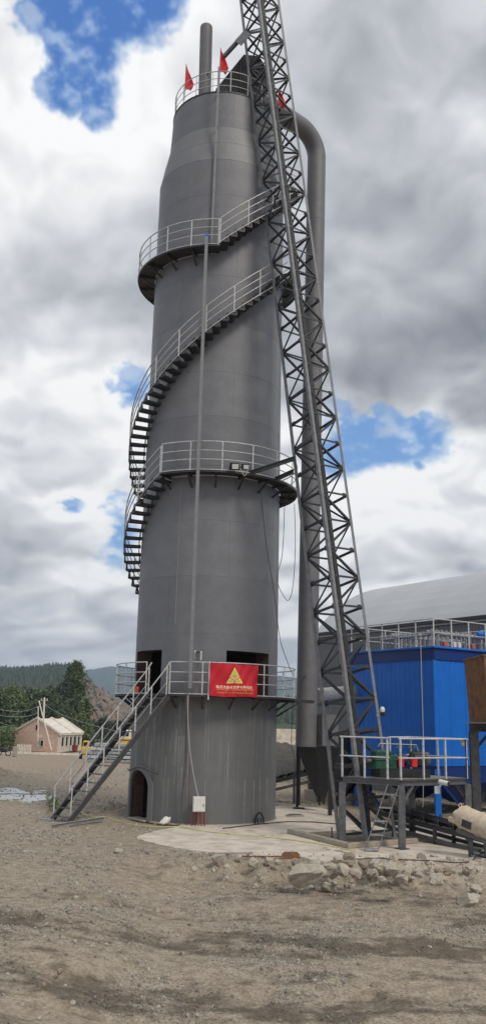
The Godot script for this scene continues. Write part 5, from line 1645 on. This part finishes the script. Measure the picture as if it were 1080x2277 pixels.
func conveyor(label, a: Vector3, b: Vector3, n: int, width: float):
	var t = thing("belt_conveyor", label, "conveyor", Vector3((a.x + b.x) * 0.5, 0, (a.z + b.z) * 0.5))
	var d = (b - a).normalized()
	var s = d.cross(Vector3.UP).normalized()
	for e in [-1.0, 1.0]:
		beam(t, "side_channel", a + s * width * e, b + s * width * e, 0.05, 0.13, M.dark, unit_channel, s * -e)
		beam(t, "lower_channel", a + s * width * e + Vector3.DOWN * 0.32, b + s * width * e + Vector3.DOWN * 0.32, 0.05, 0.1, M.steel, unit_channel, s * -e)
	var mb = MB.new()
	var w = width * 0.9
	var prof = [[-w, 0.17], [-w * 0.45, 0.09], [w * 0.45, 0.09], [w, 0.17]]
	for k in 3:
		var p = prof[k]; var q = prof[k + 1]
		mb.quad(a + s * p[0] + Vector3.UP * p[1], a + s * q[0] + Vector3.UP * q[1], b + s * q[0] + Vector3.UP * q[1], b + s * p[0] + Vector3.UP * p[1])
	part(t, "belt", mb, M.rubber)
	for k in n:
		var c = a.lerp(b, (k + 0.5) / n)
		for e in [-1.0, 1.0]:
			tubed(t, "idler_roller", [c + s * width * 0.42 * e + Vector3.UP * 0.07, c + s * width * 0.95 * e + Vector3.UP * 0.14], 0.035, M.dark, 8)
			tubed(t, "idler_bracket", [c + s * width * e + Vector3.UP * 0.03, c + s * (width * 1.0) * e + d * 0.05 + Vector3.UP * 0.22, c + s * width * e + d * 0.12 + Vector3.UP * 0.22, c + s * width * e + d * 0.14 + Vector3.UP * 0.03], 0.014, M.dark, 6)
			if k % 3 == 1 and c.y > 0.4: beam(t, "leg", Vector3((c + s * width * e).x, 0.0, (c + s * width * e).z), c + s * width * e, 0.09, 0.09, M.dark)
		tubed(t, "idler_roller", [c - s * width * 0.42 + Vector3.UP * 0.05, c + s * width * 0.42 + Vector3.UP * 0.05], 0.035, M.dark, 8)

# ---------------------------------------------------------------- plants and far things
func crown(parent, called, n, seed_, shape: Callable, size, matl):
	var r := RandomNumberGenerator.new(); r.seed = seed_
	var mb = MB.new()
	mb.with_col = true
	for i in n:
		var s = size * (0.6 + 0.8 * r.randf())
		var o = shape.call(r)
		var v = 0.65 + 0.6 * r.randf()
		mb.col = Color(v * (0.85 + 0.3 * r.randf()), v, v * (0.75 + 0.3 * r.randf()))
		var b = Basis.from_euler(Vector3(r.randf() * 6, r.randf() * 6, r.randf() * 6))
		for k in 4:
			b = b.rotated(Vector3(0.6, 0.7, 0.39).normalized(), 1.7)
			var c = o + Vector3(r.randf() - 0.5, r.randf() - 0.5, r.randf() - 0.5) * s
			mb.quad(c - b.y * s * 0.5, c + b.x * s * 0.24 + b.z * s * 0.05, c + b.y * s * 0.5, c - b.x * s * 0.24 + b.z * s * 0.05)
	return put(parent, called, mb.mesh(), matl)
func tree(label, base: Vector3, h: float, w: float, seed_: int, leaf: int, n: int, narrow: bool, group = "trees behind the house"):
	if not narrow: h *= 0.88
	var t = thing("poplar_tree" if narrow else "broadleaf_tree", label, "tree", base, group)
	var r := RandomNumberGenerator.new(); r.seed = seed_
	var mb = MB.new()
	var top = Vector3(r.randf() - 0.5, h * 0.92, r.randf() - 0.5)
	mb.tube([base, base + top * 0.5, base + top], [h * 0.018, h * 0.012, 0.03], 8)
	var clumps = []
	var nc = 26
	for k in nc:
		var s = (k + 0.5) / nc
		var hy = h * lerp(0.08 if narrow else 0.2, 0.97, s)
		var rad = w * (pow(sin(PI * pow(lerp(0.12, 0.97, s), 0.75)), 0.7)) * (0.5 + 0.5 * r.randf())
		var a = r.randf() * TAU
		var c = Vector3(cos(a) * rad * 0.62, hy, sin(a) * rad * 0.62)
		clumps.append([c, (0.28 + 0.26 * r.randf()) * w * (0.6 if s > 0.85 else 1.0)])
		mb.tube([base + top * clamp(s - 0.1, 0.05, 0.9), base + c], [h * 0.006, 0.02], 5, false)
	part(t, "trunk", mb, M.bark)
	crown(t, "crown", int(n * 0.62), seed_ + 1, func(q):
		var c = clumps[q.randi() % nc]
		var d = Vector3(q.randfn(), q.randfn() * 1.1, q.randfn())
		return c[0] + d * c[1] * 0.42, max(0.32, w * 0.125), M["leaf%d" % leaf])
func house():
	# brick gable house with a white roof
	var o = at(31, 1668, 122.0)
	var gy = o.y
	var gx = Vector3(cos(0.38), 0, sin(0.38)) ; var wx = Vector3(sin(0.38), 0, -cos(0.38))
	var e1 = at(128, 1669, 118.0)
	var W = Vector2(e1.x - o.x, e1.z - o.z).length()
	gx = Vector3(e1.x - o.x, 0, e1.z - o.z).normalized(); wx = Vector3(gx.z, 0, -gx.x)
	if wx.z > 0: wx = -wx
	var c0 = Vector3(o.x, gy, o.z)
	var c1 = c0 + gx * W
	var L = 9.5
	var want = at(181, 1668, 127.0)
	wx = Vector3(want.x - c1.x, 0, want.z - c1.z); L = wx.length(); wx = wx.normalized()
	var he = at(128, 1630, 118.0).y - gy
	var hr = at(83, 1598, 120.0).y - gy
	var up = Vector3.UP
	var t = thing("brick_house", "small brick house with white pitched roof beyond the yard", "house", c0 + gx * W * 0.5)
	var wall = func(called, pts, m):
		var mb = MB.new()
		for k in range(1, pts.size() - 1): mb.tri(pts[0], pts[k], pts[k + 1])
		return part(t, called, mb, m)
	wall.call("gable_wall", [c0, c1, c1 + up * he, c0 + gx * W * 0.5 + up * hr, c0 + up * he], M.brickwork)
	wall.call("side_wall", [c1, c1 + wx * L, c1 + wx * L + up * he, c1 + up * he], M.plaster)
	wall.call("back_wall", [c1 + wx * L, c0 + wx * L, c0 + wx * L + up * he, c0 + gx * W * 0.5 + wx * L + up * hr, c1 + wx * L + up * he], M.brickwork)
	wall.call("side_wall", [c0 + wx * L, c0, c0 + up * he, c0 + wx * L + up * he], M.plaster)
	var rg = c0 + gx * W * 0.5 + up * (hr + 0.03)
	for s in 2:
		var ev = (c1 + gx * 0.25 if s == 0 else c0 - gx * 0.25) + up * (he - 0.08)
		var mb = MB.new()
		if s == 0: mb.quad(ev, ev + wx * L, rg + wx * L, rg)
		else: mb.quad(ev + wx * L, ev, rg, rg + wx * L)
		part(t, "roof_slope", mb, M.roof_white)
		for f in [0.0, 0.55, 1.0]:            # raised gable copings
			beam(t, "gable_coping", ev + wx * L * f + up * 0.08, rg + wx * L * f + up * 0.12, 0.3, 0.22, M.roof_white, null, wx)
	beam(t, "cornice", c1 + gx * 0.12 + up * (he - 0.15), c1 + wx * L + gx * 0.12 + up * (he - 0.15), 0.2, 0.3, M.plaster)
	for k in 6:
		var p = c1 + wx * L * (0.08 + 0.84 * k / 5.0) + gx * 0.06
		beam(t, "pilaster", p, p + up * (he - 0.3), 0.3, 0.14, M.plaster, null, wx)
	for k in 4:
		var p = c1 + wx * L * (0.165 + 0.168 * k + (0.17 if k == 3 else 0.0)) + gx * 0.03
		var win = boxed(t, "window", facing(p + up * (he * 0.55), wx), Vector3(0.75, 1.25, 0.08), M.white)
		boxed(win, "pane", facing(p + up * (he * 0.55) + gx * 0.05, wx), Vector3(0.6, 1.1, 0.04), M.glass)
	boxed(t, "door", facing(c1 + wx * L * 0.67 + gx * 0.04 + up * 0.95, wx), Vector3(0.9, 1.9, 0.08), M.dark)
	var gw = func(px, py, w, h):
		var f = (px - 31.0) / 97.0
		var p = c0 + gx * W * f; p.y = at(px, py, 120.0).y
		var win = boxed(t, "window", facing(p - wx * 0.03, gx), Vector3(w, h, 0.08), M.white)
		boxed(win, "pane", facing(p - wx * 0.06, gx), Vector3(w * 0.78, h * 0.82, 0.06), M.glass)
	gw.call(80, 1617, 0.42, 0.8)
	gw.call(86, 1652, 0.5, 0.8); gw.call(94, 1652, 0.5, 0.8)
	var vent = MB.new()
	var vp = c0 + gx * W * 0.61 - wx * 0.08; vp.y = at(90, 1637, 120.0).y
	vent.tube([vp + wx * 0.05, vp - wx * 0.04], 0.26, 18)
	part(t, "round_vent", vent, M.plaster)
	# pale picket fence in front of the gable
	var f = thing("picket_fence", "short white picket fence against the brick gable", "fence", c0 - wx * 0.8)
	var fa = at(40, 1667, 117.0); var fb = at(69, 1667, 117.0); fa.y = gy; fb.y = gy
	for k in 9: beam(f, "picket", fa.lerp(fb, k / 8.0), fa.lerp(fb, k / 8.0) + up * 0.95, 0.12, 0.04, M.roof_white)
	for h in [0.25, 0.75]: beam(f, "fence_rail", fa + up * h, fb + up * h, 0.06, 0.03, M.roof_white)
	# barrow by the door
	var br = c1 + wx * L * 0.5 + gx * 0.9
	var bm = MB.new(); bm.lathe(Transform3D(Basis.IDENTITY, Vector3(br.x, gy, br.z)), [[0.0, 0.05], [0.32, 0.05], [0.42, 0.85], [0.4, 0.85], [0.3, 0.1], [0.0, 0.1]], 14)
	solo("barrel", bm, M.rust_red, "dark red barrel by the white wall of the house", "barrel", Vector3(br.x, gy, br.z))
	# kerb along the road before the house
	var ka = at(-60, 1668, 116.0); var kb = at(176, 1672, 114.0)
	ka.y = lie(ka.x, ka.z); kb.y = lie(kb.x, kb.z)
	var km = MB.new(); km.box(along(ka + up * 0.12, kb + up * 0.12, 0.3, 0.34), Vector3.ONE)
	solo("road_kerb", km, M.roof_white, "low white kerb wall along the road before the house", "kerb", ka.lerp(kb, 0.5))
	var pp = at(33, 1684, 104.0); pp.y = lie(pp.x, pp.z)
	var pm = MB.new(); pm.box(Transform3D(Basis.IDENTITY, pp + up * 0.55), Vector3(0.5, 1.1, 0.4), 0.05)
	solo("gate_pillar", pm, M.kerb, "stubby grey concrete pillar at the road kerb", "pillar", pp)
	var mo = at(8, 1682, 106.0); mo.y = lie(mo.x, mo.z)
	var mt = thing("motorcycle", "small dark motorcycle parked at the road kerb", "motorcycle", mo)
	for s in [-0.55, 0.55]:
		var ring = []
		for k in 17: ring.append(mo + Vector3(s + 0.28 * cos(TAU * k / 16.0), 0.3 + 0.28 * sin(TAU * k / 16.0), 0))
		tubed(mt, "wheel", ring, 0.06, M.rubber, 6)
	boxed(mt, "body", Transform3D(Basis.IDENTITY, mo + up * 0.55), Vector3(0.8, 0.35, 0.25), M.black, 0.08)
	boxed(mt, "seat", Transform3D(Basis.IDENTITY, mo + Vector3(-0.25, 0.78, 0)), Vector3(0.6, 0.12, 0.26), M.rubber, 0.04)
	beam(mt, "fork", mo + Vector3(0.55, 0.3, 0), mo + Vector3(0.35, 1.0, 0), 0.07, 0.07, M.steel)
	beam(mt, "handlebar", mo + Vector3(0.35, 1.0, -0.3), mo + Vector3(0.35, 1.0, 0.3), 0.05, 0.05, M.steel)
	# poles and wires
	var poles = [[[115, 1668, 112.0], [87, 1558, 112.0], 0.085, "pale pole leaning across the brick gable"], [[96, 1640, 126.0], [99.5, 1551, 126.0], 0.121, "upright concrete power pole behind the house"], [[85, 1660, 119.0], [85.5, 1571, 119.0], 0.07, "thin upright mast rising before the house ridge"]]
	var tops = []
	for q in poles:
		var a = at(q[0][0], q[0][1], q[0][2]); var b = at(q[1][0], q[1][1], q[1][2])
		var pl = thing("utility_pole", q[3], "pole", a)
		rod(pl, "shaft", a, b, q[2], M.roof_white)
		if q[2] > 0.12:
			beam(pl, "crossarm", b + Vector3(-0.5, -0.4, 0), b + Vector3(0.5, -0.4, 0), 0.09, 0.09, M.kerb)
			for e in [-0.4, 0.0, 0.4]: rod(pl, "insulator", b + Vector3(e, -0.35, 0), b + Vector3(e, -0.12, 0), 0.05, M.roof_white)
		tops.append(b)
	var wl = [[[-30, 1567, 100.0], [40, 1582, 112.0], [90, 1568, 126.0], "upper wire strung from the power pole towards the west"], [[-30, 1585, 100.0], [45, 1594, 112.0], [88, 1583, 119.0], "middle wire strung from the house mast towards the west"], [[-20, 1597, 100.0], [10, 1610, 105.0], [33, 1614, 119.0], "lower wire reaching the house eave from the west"], [[100, 1564, 126.0], [160, 1598, 118.0], [300, 1634, 100.0], "long wire strung from the power pole down to the kiln yard"]]
	for q in wl:
		var a = at(q[0][0], q[0][1], q[0][2]); var m = at(q[1][0], q[1][1], q[1][2]); var b = at(q[2][0], q[2][1], q[2][2])
		var pts = []
		for k in 17:
			var s = k / 16.0
			pts.append(a * (1 - s) * (1 - s) + (m * 2.0 - (a + b) * 0.5) * 2.0 * s * (1 - s) + b * s * s)
		var wm = MB.new(); wm.tube(pts, 0.02, 5)
		solo("power_wire", wm, M.pale_wire, q[3], "wire", pts[8])

func vehicles():
	# sheets, truck and loader glimpsed through the stair
	var p = at(262, 1690, 84.0); p.y = lie(p.x, p.z)
	var t = thing("steel_stack", "long low stack of grey steel sheets beyond the stair", "steel stack", p)
	for k in 5:
		boxed(t, "sheet", Transform3D(Basis(Vector3.UP, 0.1), p + Vector3(0.15 * sin(k * 2.0), 0.22 + 0.34 * k, -0.5 * k)), Vector3(6.0 - 0.2 * k, 0.22, 2.6), M.zinc if k % 2 == 0 else M.roofing)
	var q = at(278, 1652, 96.0); q.y = lie(q.x, q.z)
	var v = thing("yellow_truck", "yellow truck with white cab top parked beyond the steel sheets", "truck", q)
	var y0 = at(278, 1651, 96.0).y - q.y
	boxed(v, "chassis", Transform3D(Basis.IDENTITY, q + Vector3(0, 0.8, 0)), Vector3(5.5, 0.4, 2.2), M.dark, 0.05)
	boxed(v, "body", Transform3D(Basis.IDENTITY, q + Vector3(-0.1, y0 + 0.05, 0)), Vector3(2.2, 0.9, 2.3), M.yellow, 0.1)
	boxed(v, "cab", Transform3D(Basis.IDENTITY, q + Vector3(0.1, y0 + 0.85, 0)), Vector3(1.0, 0.9, 2.1), M.white, 0.12)
	boxed(v, "windscreen", Transform3D(Basis.IDENTITY, q + Vector3(0.1, y0 + 0.9, 1.06)), Vector3(0.8, 0.45, 0.04), M.glass)
	for x in [-1.8, 1.8]:
		var w = MB.new(); w.tube([q + Vector3(x, 0.5, 1.0), q + Vector3(x, 0.5, 1.3)], 0.5, 16)
		part(v, "wheel", w, M.rubber)
	q = at(191, 1664, 100.0); q.y = lie(q.x, q.z)
	v = thing("yellow_loader", "small yellow loader cab beside the white house", "loader", q)
	boxed(v, "body", Transform3D(Basis.IDENTITY, q + Vector3(0, 0.9, 0)), Vector3(0.8, 0.85, 1.4), M.yellow, 0.12)
	boxed(v, "cab", Transform3D(Basis.IDENTITY, q + Vector3(0, 1.6, -0.1)), Vector3(0.62, 0.7, 0.8), M.yellow, 0.1)
	boxed(v, "window", Transform3D(Basis.IDENTITY, q + Vector3(0.02, 1.6, 0.32)), Vector3(0.4, 0.42, 0.03), M.glass)
	for s in [-0.4, 0.4]:
		var w = MB.new(); w.tube([q + Vector3(s - 0.12, 0.4, 0.5), q + Vector3(s + 0.12, 0.4, 0.5)], 0.4, 14)
		part(v, "wheel", w, M.rubber)
	# east gap between kiln and duct: pale wall, shed and gravel heap
	var a = at(560, 1648, 96.0); var b = at(720, 1648, 96.0); a.y = -1.6; b.y = -1.6
	var wy = at(640, 1621, 96.0).y
	var wm = MB.new(); wm.box(along(Vector3(a.x, (wy - 1.6) * 0.5, a.z), Vector3(b.x, (wy - 1.6) * 0.5, b.z), 0.4, 1.0, Vector3(0, 0, 1)) * Transform3D(Basis.from_scale(Vector3(1, 1, wy + 1.6)), Vector3.ZERO), Vector3.ONE)
	solo("yard_wall", wm, M.plaster, "long pale yard wall beyond the gravel heap", "wall", a.lerp(b, 0.5))
	var sh = at(645, 1668, 78.0); sh.y = lie(sh.x, sh.z)
	var sm = thing("white_shed", "low white shed standing behind the gravel heap", "shed", sh)
	boxed(sm, "wall", Transform3D(Basis.IDENTITY, sh + Vector3(0, 0.9, 0)), Vector3(2.4, 1.9, 2.0), M.white, 0.02)
	boxed(sm, "roof", Transform3D(Basis(Vector3.BACK, 0.05), sh + Vector3(0, 1.92, 0)), Vector3(2.7, 0.1, 2.4), M.zinc)
	var hp = at(632, 1690, 60.0); hp.y = lie(hp.x, hp.z)
	var n := FastNoiseLite.new(); n.seed = 5; n.frequency = 0.6; n.fractal_octaves = 4
	var hm = MB.new()
	var hh = at(625, 1652, 60.0).y - hp.y
	var gsz = 40
	for i in gsz:
		for j in gsz:
			var f = func(ii, jj):
				var x = (float(ii) / gsz - 0.5) * 9.0; var z = (float(jj) / gsz - 0.5) * 6.0
				var e = max(0.0, 1.0 - Vector2(x / 4.2, z / 2.8).length())
				return hp + Vector3(x - 0.5, hh * min(1.0, e * 1.25) * (1.0 + 0.15 * n.get_noise_2d(x * 3.0, z * 3.0)) - 0.05 + 0.1 * e * n.get_noise_2d(x * 9, z * 9), z)
			hm.quad(f.call(i, j + 1), f.call(i + 1, j + 1), f.call(i + 1, j), f.call(i, j))
	solo("gravel_heap", hm, M.mound, "dark grey gravel heap between kiln and gas duct", "gravel heap", hp)
	# puddle west of the stair
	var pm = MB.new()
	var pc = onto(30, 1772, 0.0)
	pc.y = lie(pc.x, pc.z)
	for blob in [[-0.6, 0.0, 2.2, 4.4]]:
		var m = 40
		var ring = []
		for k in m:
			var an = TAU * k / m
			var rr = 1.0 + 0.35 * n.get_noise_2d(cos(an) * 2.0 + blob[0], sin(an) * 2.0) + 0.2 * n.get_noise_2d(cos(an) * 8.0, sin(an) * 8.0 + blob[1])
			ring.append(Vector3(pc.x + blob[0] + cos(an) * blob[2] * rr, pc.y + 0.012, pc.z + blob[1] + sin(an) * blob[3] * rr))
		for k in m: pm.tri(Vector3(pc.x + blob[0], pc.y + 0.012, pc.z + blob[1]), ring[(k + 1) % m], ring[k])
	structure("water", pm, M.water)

func hills():
	var n := FastNoiseLite.new(); n.seed = 3; n.frequency = 0.01; n.fractal_octaves = 5
	# the crest line is read from the photograph; the slope runs up to it from the valley floor
	var sheet = func(crest: Array, d_front: float, d_top: float, d_back: float, x0: float, x1: float, cols: int, rows: int, rough: float) -> MB:
		var mb = MB.new()
		var w = cols + 1
		for j in rows + 1:
			var v = float(j) / rows
			for i in cols + 1:
				var px = lerp(x0, x1, float(i) / cols)
				var cy = crest[-1][1]
				for k in crest.size() - 1:
					if px >= crest[k][0] and px <= crest[k + 1][0]: cy = lerp(float(crest[k][1]), float(crest[k + 1][1]), smoothstep(0.0, 1.0, (px - crest[k][0]) / (crest[k + 1][0] - crest[k][0])))
				if px < crest[0][0]: cy = crest[0][1]
				var top = at(px, cy, d_top)
				var up = smoothstep(0.0, 1.0, v / 0.8) if v < 0.8 else 1.0 - 0.3 * smoothstep(0.8, 1.0, v)
				var d = lerp(d_front, d_top, v / 0.8) if v < 0.8 else lerp(d_top, d_back, (v - 0.8) / 0.2)
				var x = top.x * d / d_top
				var y = lerp(-2.5, top.y, up) + rough * n.get_noise_2d(x, d) * up * (1.0 - 0.6 * smoothstep(0.6, 0.8, v))
				mb.vert(Vector3(x, y, -d), Vector3.UP)
		for j in rows:
			for i in cols:
				var a = j * w + i
				mb.ix.append_array([a, a + w, a + w + 1, a, a + w + 1, a + 1])
		for j in rows + 1:
			for i in w:
				var a = j * w + i
				var px = mb.v[min(a + 1, j * w + cols)] - mb.v[max(a - 1, j * w)]
				var pz = mb.v[max(a - w, i)] - mb.v[min(a + w, rows * w + i)]
				var nn = pz.cross(px)
				mb.n[a] = (nn if nn.y > 0 else -nn).normalized()
		return mb
	var far_crest = [[-400, 1530], [0, 1510], [150, 1500], [240, 1486], [330, 1496], [420, 1500], [520, 1512], [640, 1506], [700, 1520], [900, 1535], [1400, 1545]]
	structure("mountain", sheet.call(far_crest, 2200.0, 4200.0, 5200.0, -500.0, 1500.0, 120, 26, 40.0), M.far_hill)
	var crest = [[-500, 1500], [-60, 1494], [0, 1496], [40, 1500], [80, 1495], [120, 1490], [165, 1490], [192, 1506], [214, 1530], [240, 1552], [275, 1578], [310, 1592], [400, 1597]]
	var hm = sheet.call(crest, 430.0, 900.0, 1100.0, -500.0, 420.0, 220, 60, 9.0)
	structure("hill", hm, M.hill)
	var c2 = [[430, 1600], [520, 1585], [600, 1572], [640, 1560], [680, 1556], [760, 1566], [900, 1580], [1300, 1590]]
	var hm2 = sheet.call(c2, 320.0, 620.0, 800.0, 430.0, 1300.0, 160, 40, 6.0)
	structure("hill", hm2, M.hill)
	# the quarried rock face at the end of the forested hill
	var cm = MB.new()
	var cn := FastNoiseLite.new(); cn.seed = 12; cn.frequency = 0.03; cn.fractal_octaves = 5; cn.fractal_type = FastNoiseLite.FRACTAL_RIDGED
	var cw = 70; var ch = 40
	var face = func(i, j):
		var u = float(i) / cw; var v = float(j) / ch
		var px = lerp(180.0, 322.0, u)
		var crest_y = lerp(1497.0, 1592.0, pow(u, 0.8)) if u > 0.0 else 1497.0
		var py = lerp(1606.0, crest_y - 3.0, v)
		var d = lerp(560.0, 840.0, v) + 30.0 * cn.get_noise_2d(px * 1.6, py * 1.2) + 8.0 * cn.get_noise_2d(px * 6.0, py * 5.0)
		return at(px, py, d - 90.0)
	for i in cw:
		for j in ch:
			cm.quad(face.call(i, j), face.call(i + 1, j), face.call(i + 1, j + 1), face.call(i, j + 1))
	structure("cliff", cm, M.cliff)
	# conifers on the hill
	var cone = MB.new()
	var rr := RandomNumberGenerator.new(); rr.seed = 8
	for k in 4:
		var m = 7
		for s in m:
			var a = TAU * s / m + k; var b = TAU * (s + 1) / m + k
			var r = 0.30 * (1.0 - k * 0.2) * (0.85 + 0.3 * rr.randf())
			cone.tri(Vector3(cos(b) * r, 0.12 + k * 0.2, sin(b) * r), Vector3(cos(a) * r, 0.12 + k * 0.2, sin(a) * r), Vector3(0, 0.5 + k * 0.17, 0))
	var conem = cone.mesh()
	for f in 2:
		var src = hm if f == 0 else hm2
		var cnt = 9000 if f == 0 else 3500
		var mm := MultiMesh.new()
		mm.transform_format = MultiMesh.TRANSFORM_3D; mm.use_colors = true; mm.mesh = conem; mm.instance_count = cnt
		var cols = 220 if f == 0 else 160; var rows_ = 60 if f == 0 else 40
		for i in cnt:
			var ii = int(rr.randf() * cols); var jj = int(lerp(rows_ * 0.25, rows_ * 0.86, rr.randf()))
			var p: Vector3 = src.v[jj * (cols + 1) + ii].lerp(src.v[jj * (cols + 1) + ii + 1], rr.randf())
			p = p.lerp(src.v[(jj + 1) * (cols + 1) + ii], rr.randf() * 0.5)
			var sc = cb.inverse() * (p - CAM)
			var spx = 540.0 + F * sc.x / -sc.z
			if f == 0 and spx > 184.0 and rr.randf() < 0.96: p.y -= 60.0
			var s = (3.2 + 4.0 * rr.randf()) * (1.0 if f == 0 else 0.7)
			mm.set_instance_transform(i, Transform3D(Basis(Vector3.UP, rr.randf() * 6.0) * Basis.from_scale(Vector3(s * 0.9, s, s * 0.9)), p))
			var v = 0.45 + 0.6 * rr.randf()
			mm.set_instance_color(i, Color(v, v * 1.0, v * 0.9))
		var o := MultiMeshInstance3D.new()
		o.name = numbered("forest"); o.multimesh = mm; o.material_override = M.leaf2
		add_child(o)
		tag(o, ["dark green conifer forest covering the hill behind the house", "dark woods on the low hill beyond the yard wall"][f], "forest", "", "stuff")
func plants():
	var gy = func(px, d): 
		var p = at(px, 1650, d); p.y = -2.0; return p
	tree("tall dense poplar tree standing right behind the white roof", gy.call(161, 140.0), 13.6, 2.6, 41, 0, 5200, true)
	tree("poplar tree with thin ragged top rising behind the house", gy.call(149, 150.0), 13.6, 2.3, 42, 2, 4200, true)
	tree("shorter leafy poplar beside the wires behind the house", gy.call(184, 132.0), 8.0, 1.7, 43, 1, 2400, true)
	for q in [[20, 150.0, 10.6, 3.6, 1], [58, 160.0, 10.2, 3.8, 2], [98, 156.0, 11.0, 3.6, 0], [126, 165.0, 11.6, 3.4, 2], [-8, 140.0, 9.8, 3.4, 0], [40, 175.0, 11.2, 3.6, 2], [78, 180.0, 11.4, 3.6, 1], [112, 142.0, 7.6, 2.6, 2], [142, 138.0, 7.2, 2.4, 0]]:
		tree("round-crowned green tree in the grove behind the house", gy.call(q[0], q[1]), q[2], q[3], 60 + int(q[0] + 20), q[4], 3600, false, "grove of trees behind the house")
	for q in [[200, 150.0, 5.0, 2.0], [228, 170.0, 5.5, 2.4], [262, 160.0, 5.0, 2.2], [290, 180.0, 6.0, 2.4], [622, 150.0, 3.6, 2.0], [645, 155.0, 3.8, 2.2], [668, 150.0, 3.8, 2.2]]:
		tree("low bushy tree at the foot of the rock face" if q[0] < 400 else "low bushy tree behind the pale yard wall", gy.call(q[0], q[1]), q[2], q[3], 90 + int(q[0]), 2, 1500, false, "bushy trees at the rock face" if q[0] < 400 else "bushy trees behind the yard wall")
	for q in [[-16, 118.0, 3.4, 1.8], [2, 120.0, 3.5, 1.5], [18, 126.0, 3.4, 1.3]]:
		var b = at(q[0], 1668, q[1]); b.y = lie(b.x, b.z)
		var t = thing("shrub", "bright green shrub growing against the brick gable", "shrub", b, "shrubs beside the brick house")
		var mb = MB.new()
		for k in 5: mb.tube([b, b + Vector3(sin(k * 1.3) * q[3] * 0.5, q[2] * 0.7, cos(k * 1.3) * q[3] * 0.4)], [0.06, 0.015], 5)
		part(t, "stem", mb, M.bark)
		crown(t, "foliage", 1500, 200 + int(q[1]), func(r): return Vector3(r.randfn() * q[3] * 0.45, q[2] * (0.1 + 0.8 * r.randf()), r.randfn() * q[3] * 0.4), 0.3, M.leaf1)
	# weeds by the stair foot
	for q in [[118, 1812], [126, 1803], [110, 1796]]:
		var b = onto(q[0], q[1], 0.0); b.y = lie(b.x, b.z)
		var t = thing("weed", "small green weed in the soil by the straight stair", "weed", b, "weeds by the straight stair")
		var mb = MB.new()
		for k in 6: mb.tube([b, b + Vector3(sin(k * 1.1) * 0.1, 0.3 + 0.05 * k, cos(k * 1.1) * 0.1)], [0.008, 0.003], 4)
		part(t, "stem", mb, M.leaf1)
		crown(t, "foliage", 40, 300 + int(q[0]), func(r): return Vector3(r.randfn() * 0.1, 0.08 + 0.4 * r.randf(), r.randfn() * 0.1), 0.06, M.leaf1)

func _ready():
	rng.seed = 1
	camera_and_light()
	unit_shapes()
	materials()
	M.gold_print = mat(g8(226, 170, 110), 0.6)
	M.streak_pale = mat(g8(150, 152, 156), 0.7)
	M.rust_red = mat(g8(128, 52, 40), 0.7)
	M.zinc_dull = mat(g8(160, 158, 154), 0.6, 0.2, T.steel, 0.8)
	ground()
	slab()
	hills()
	warehouse()
	kiln()
	galleries()
	roof_things()
	conduits()
	mast()
	duct()
	dust_collector()
	drive_platform()
	bins_and_belts()
	straight_stair()
	banner()
	floodlights()
	house()
	vehicles()
	plants()
	stones()
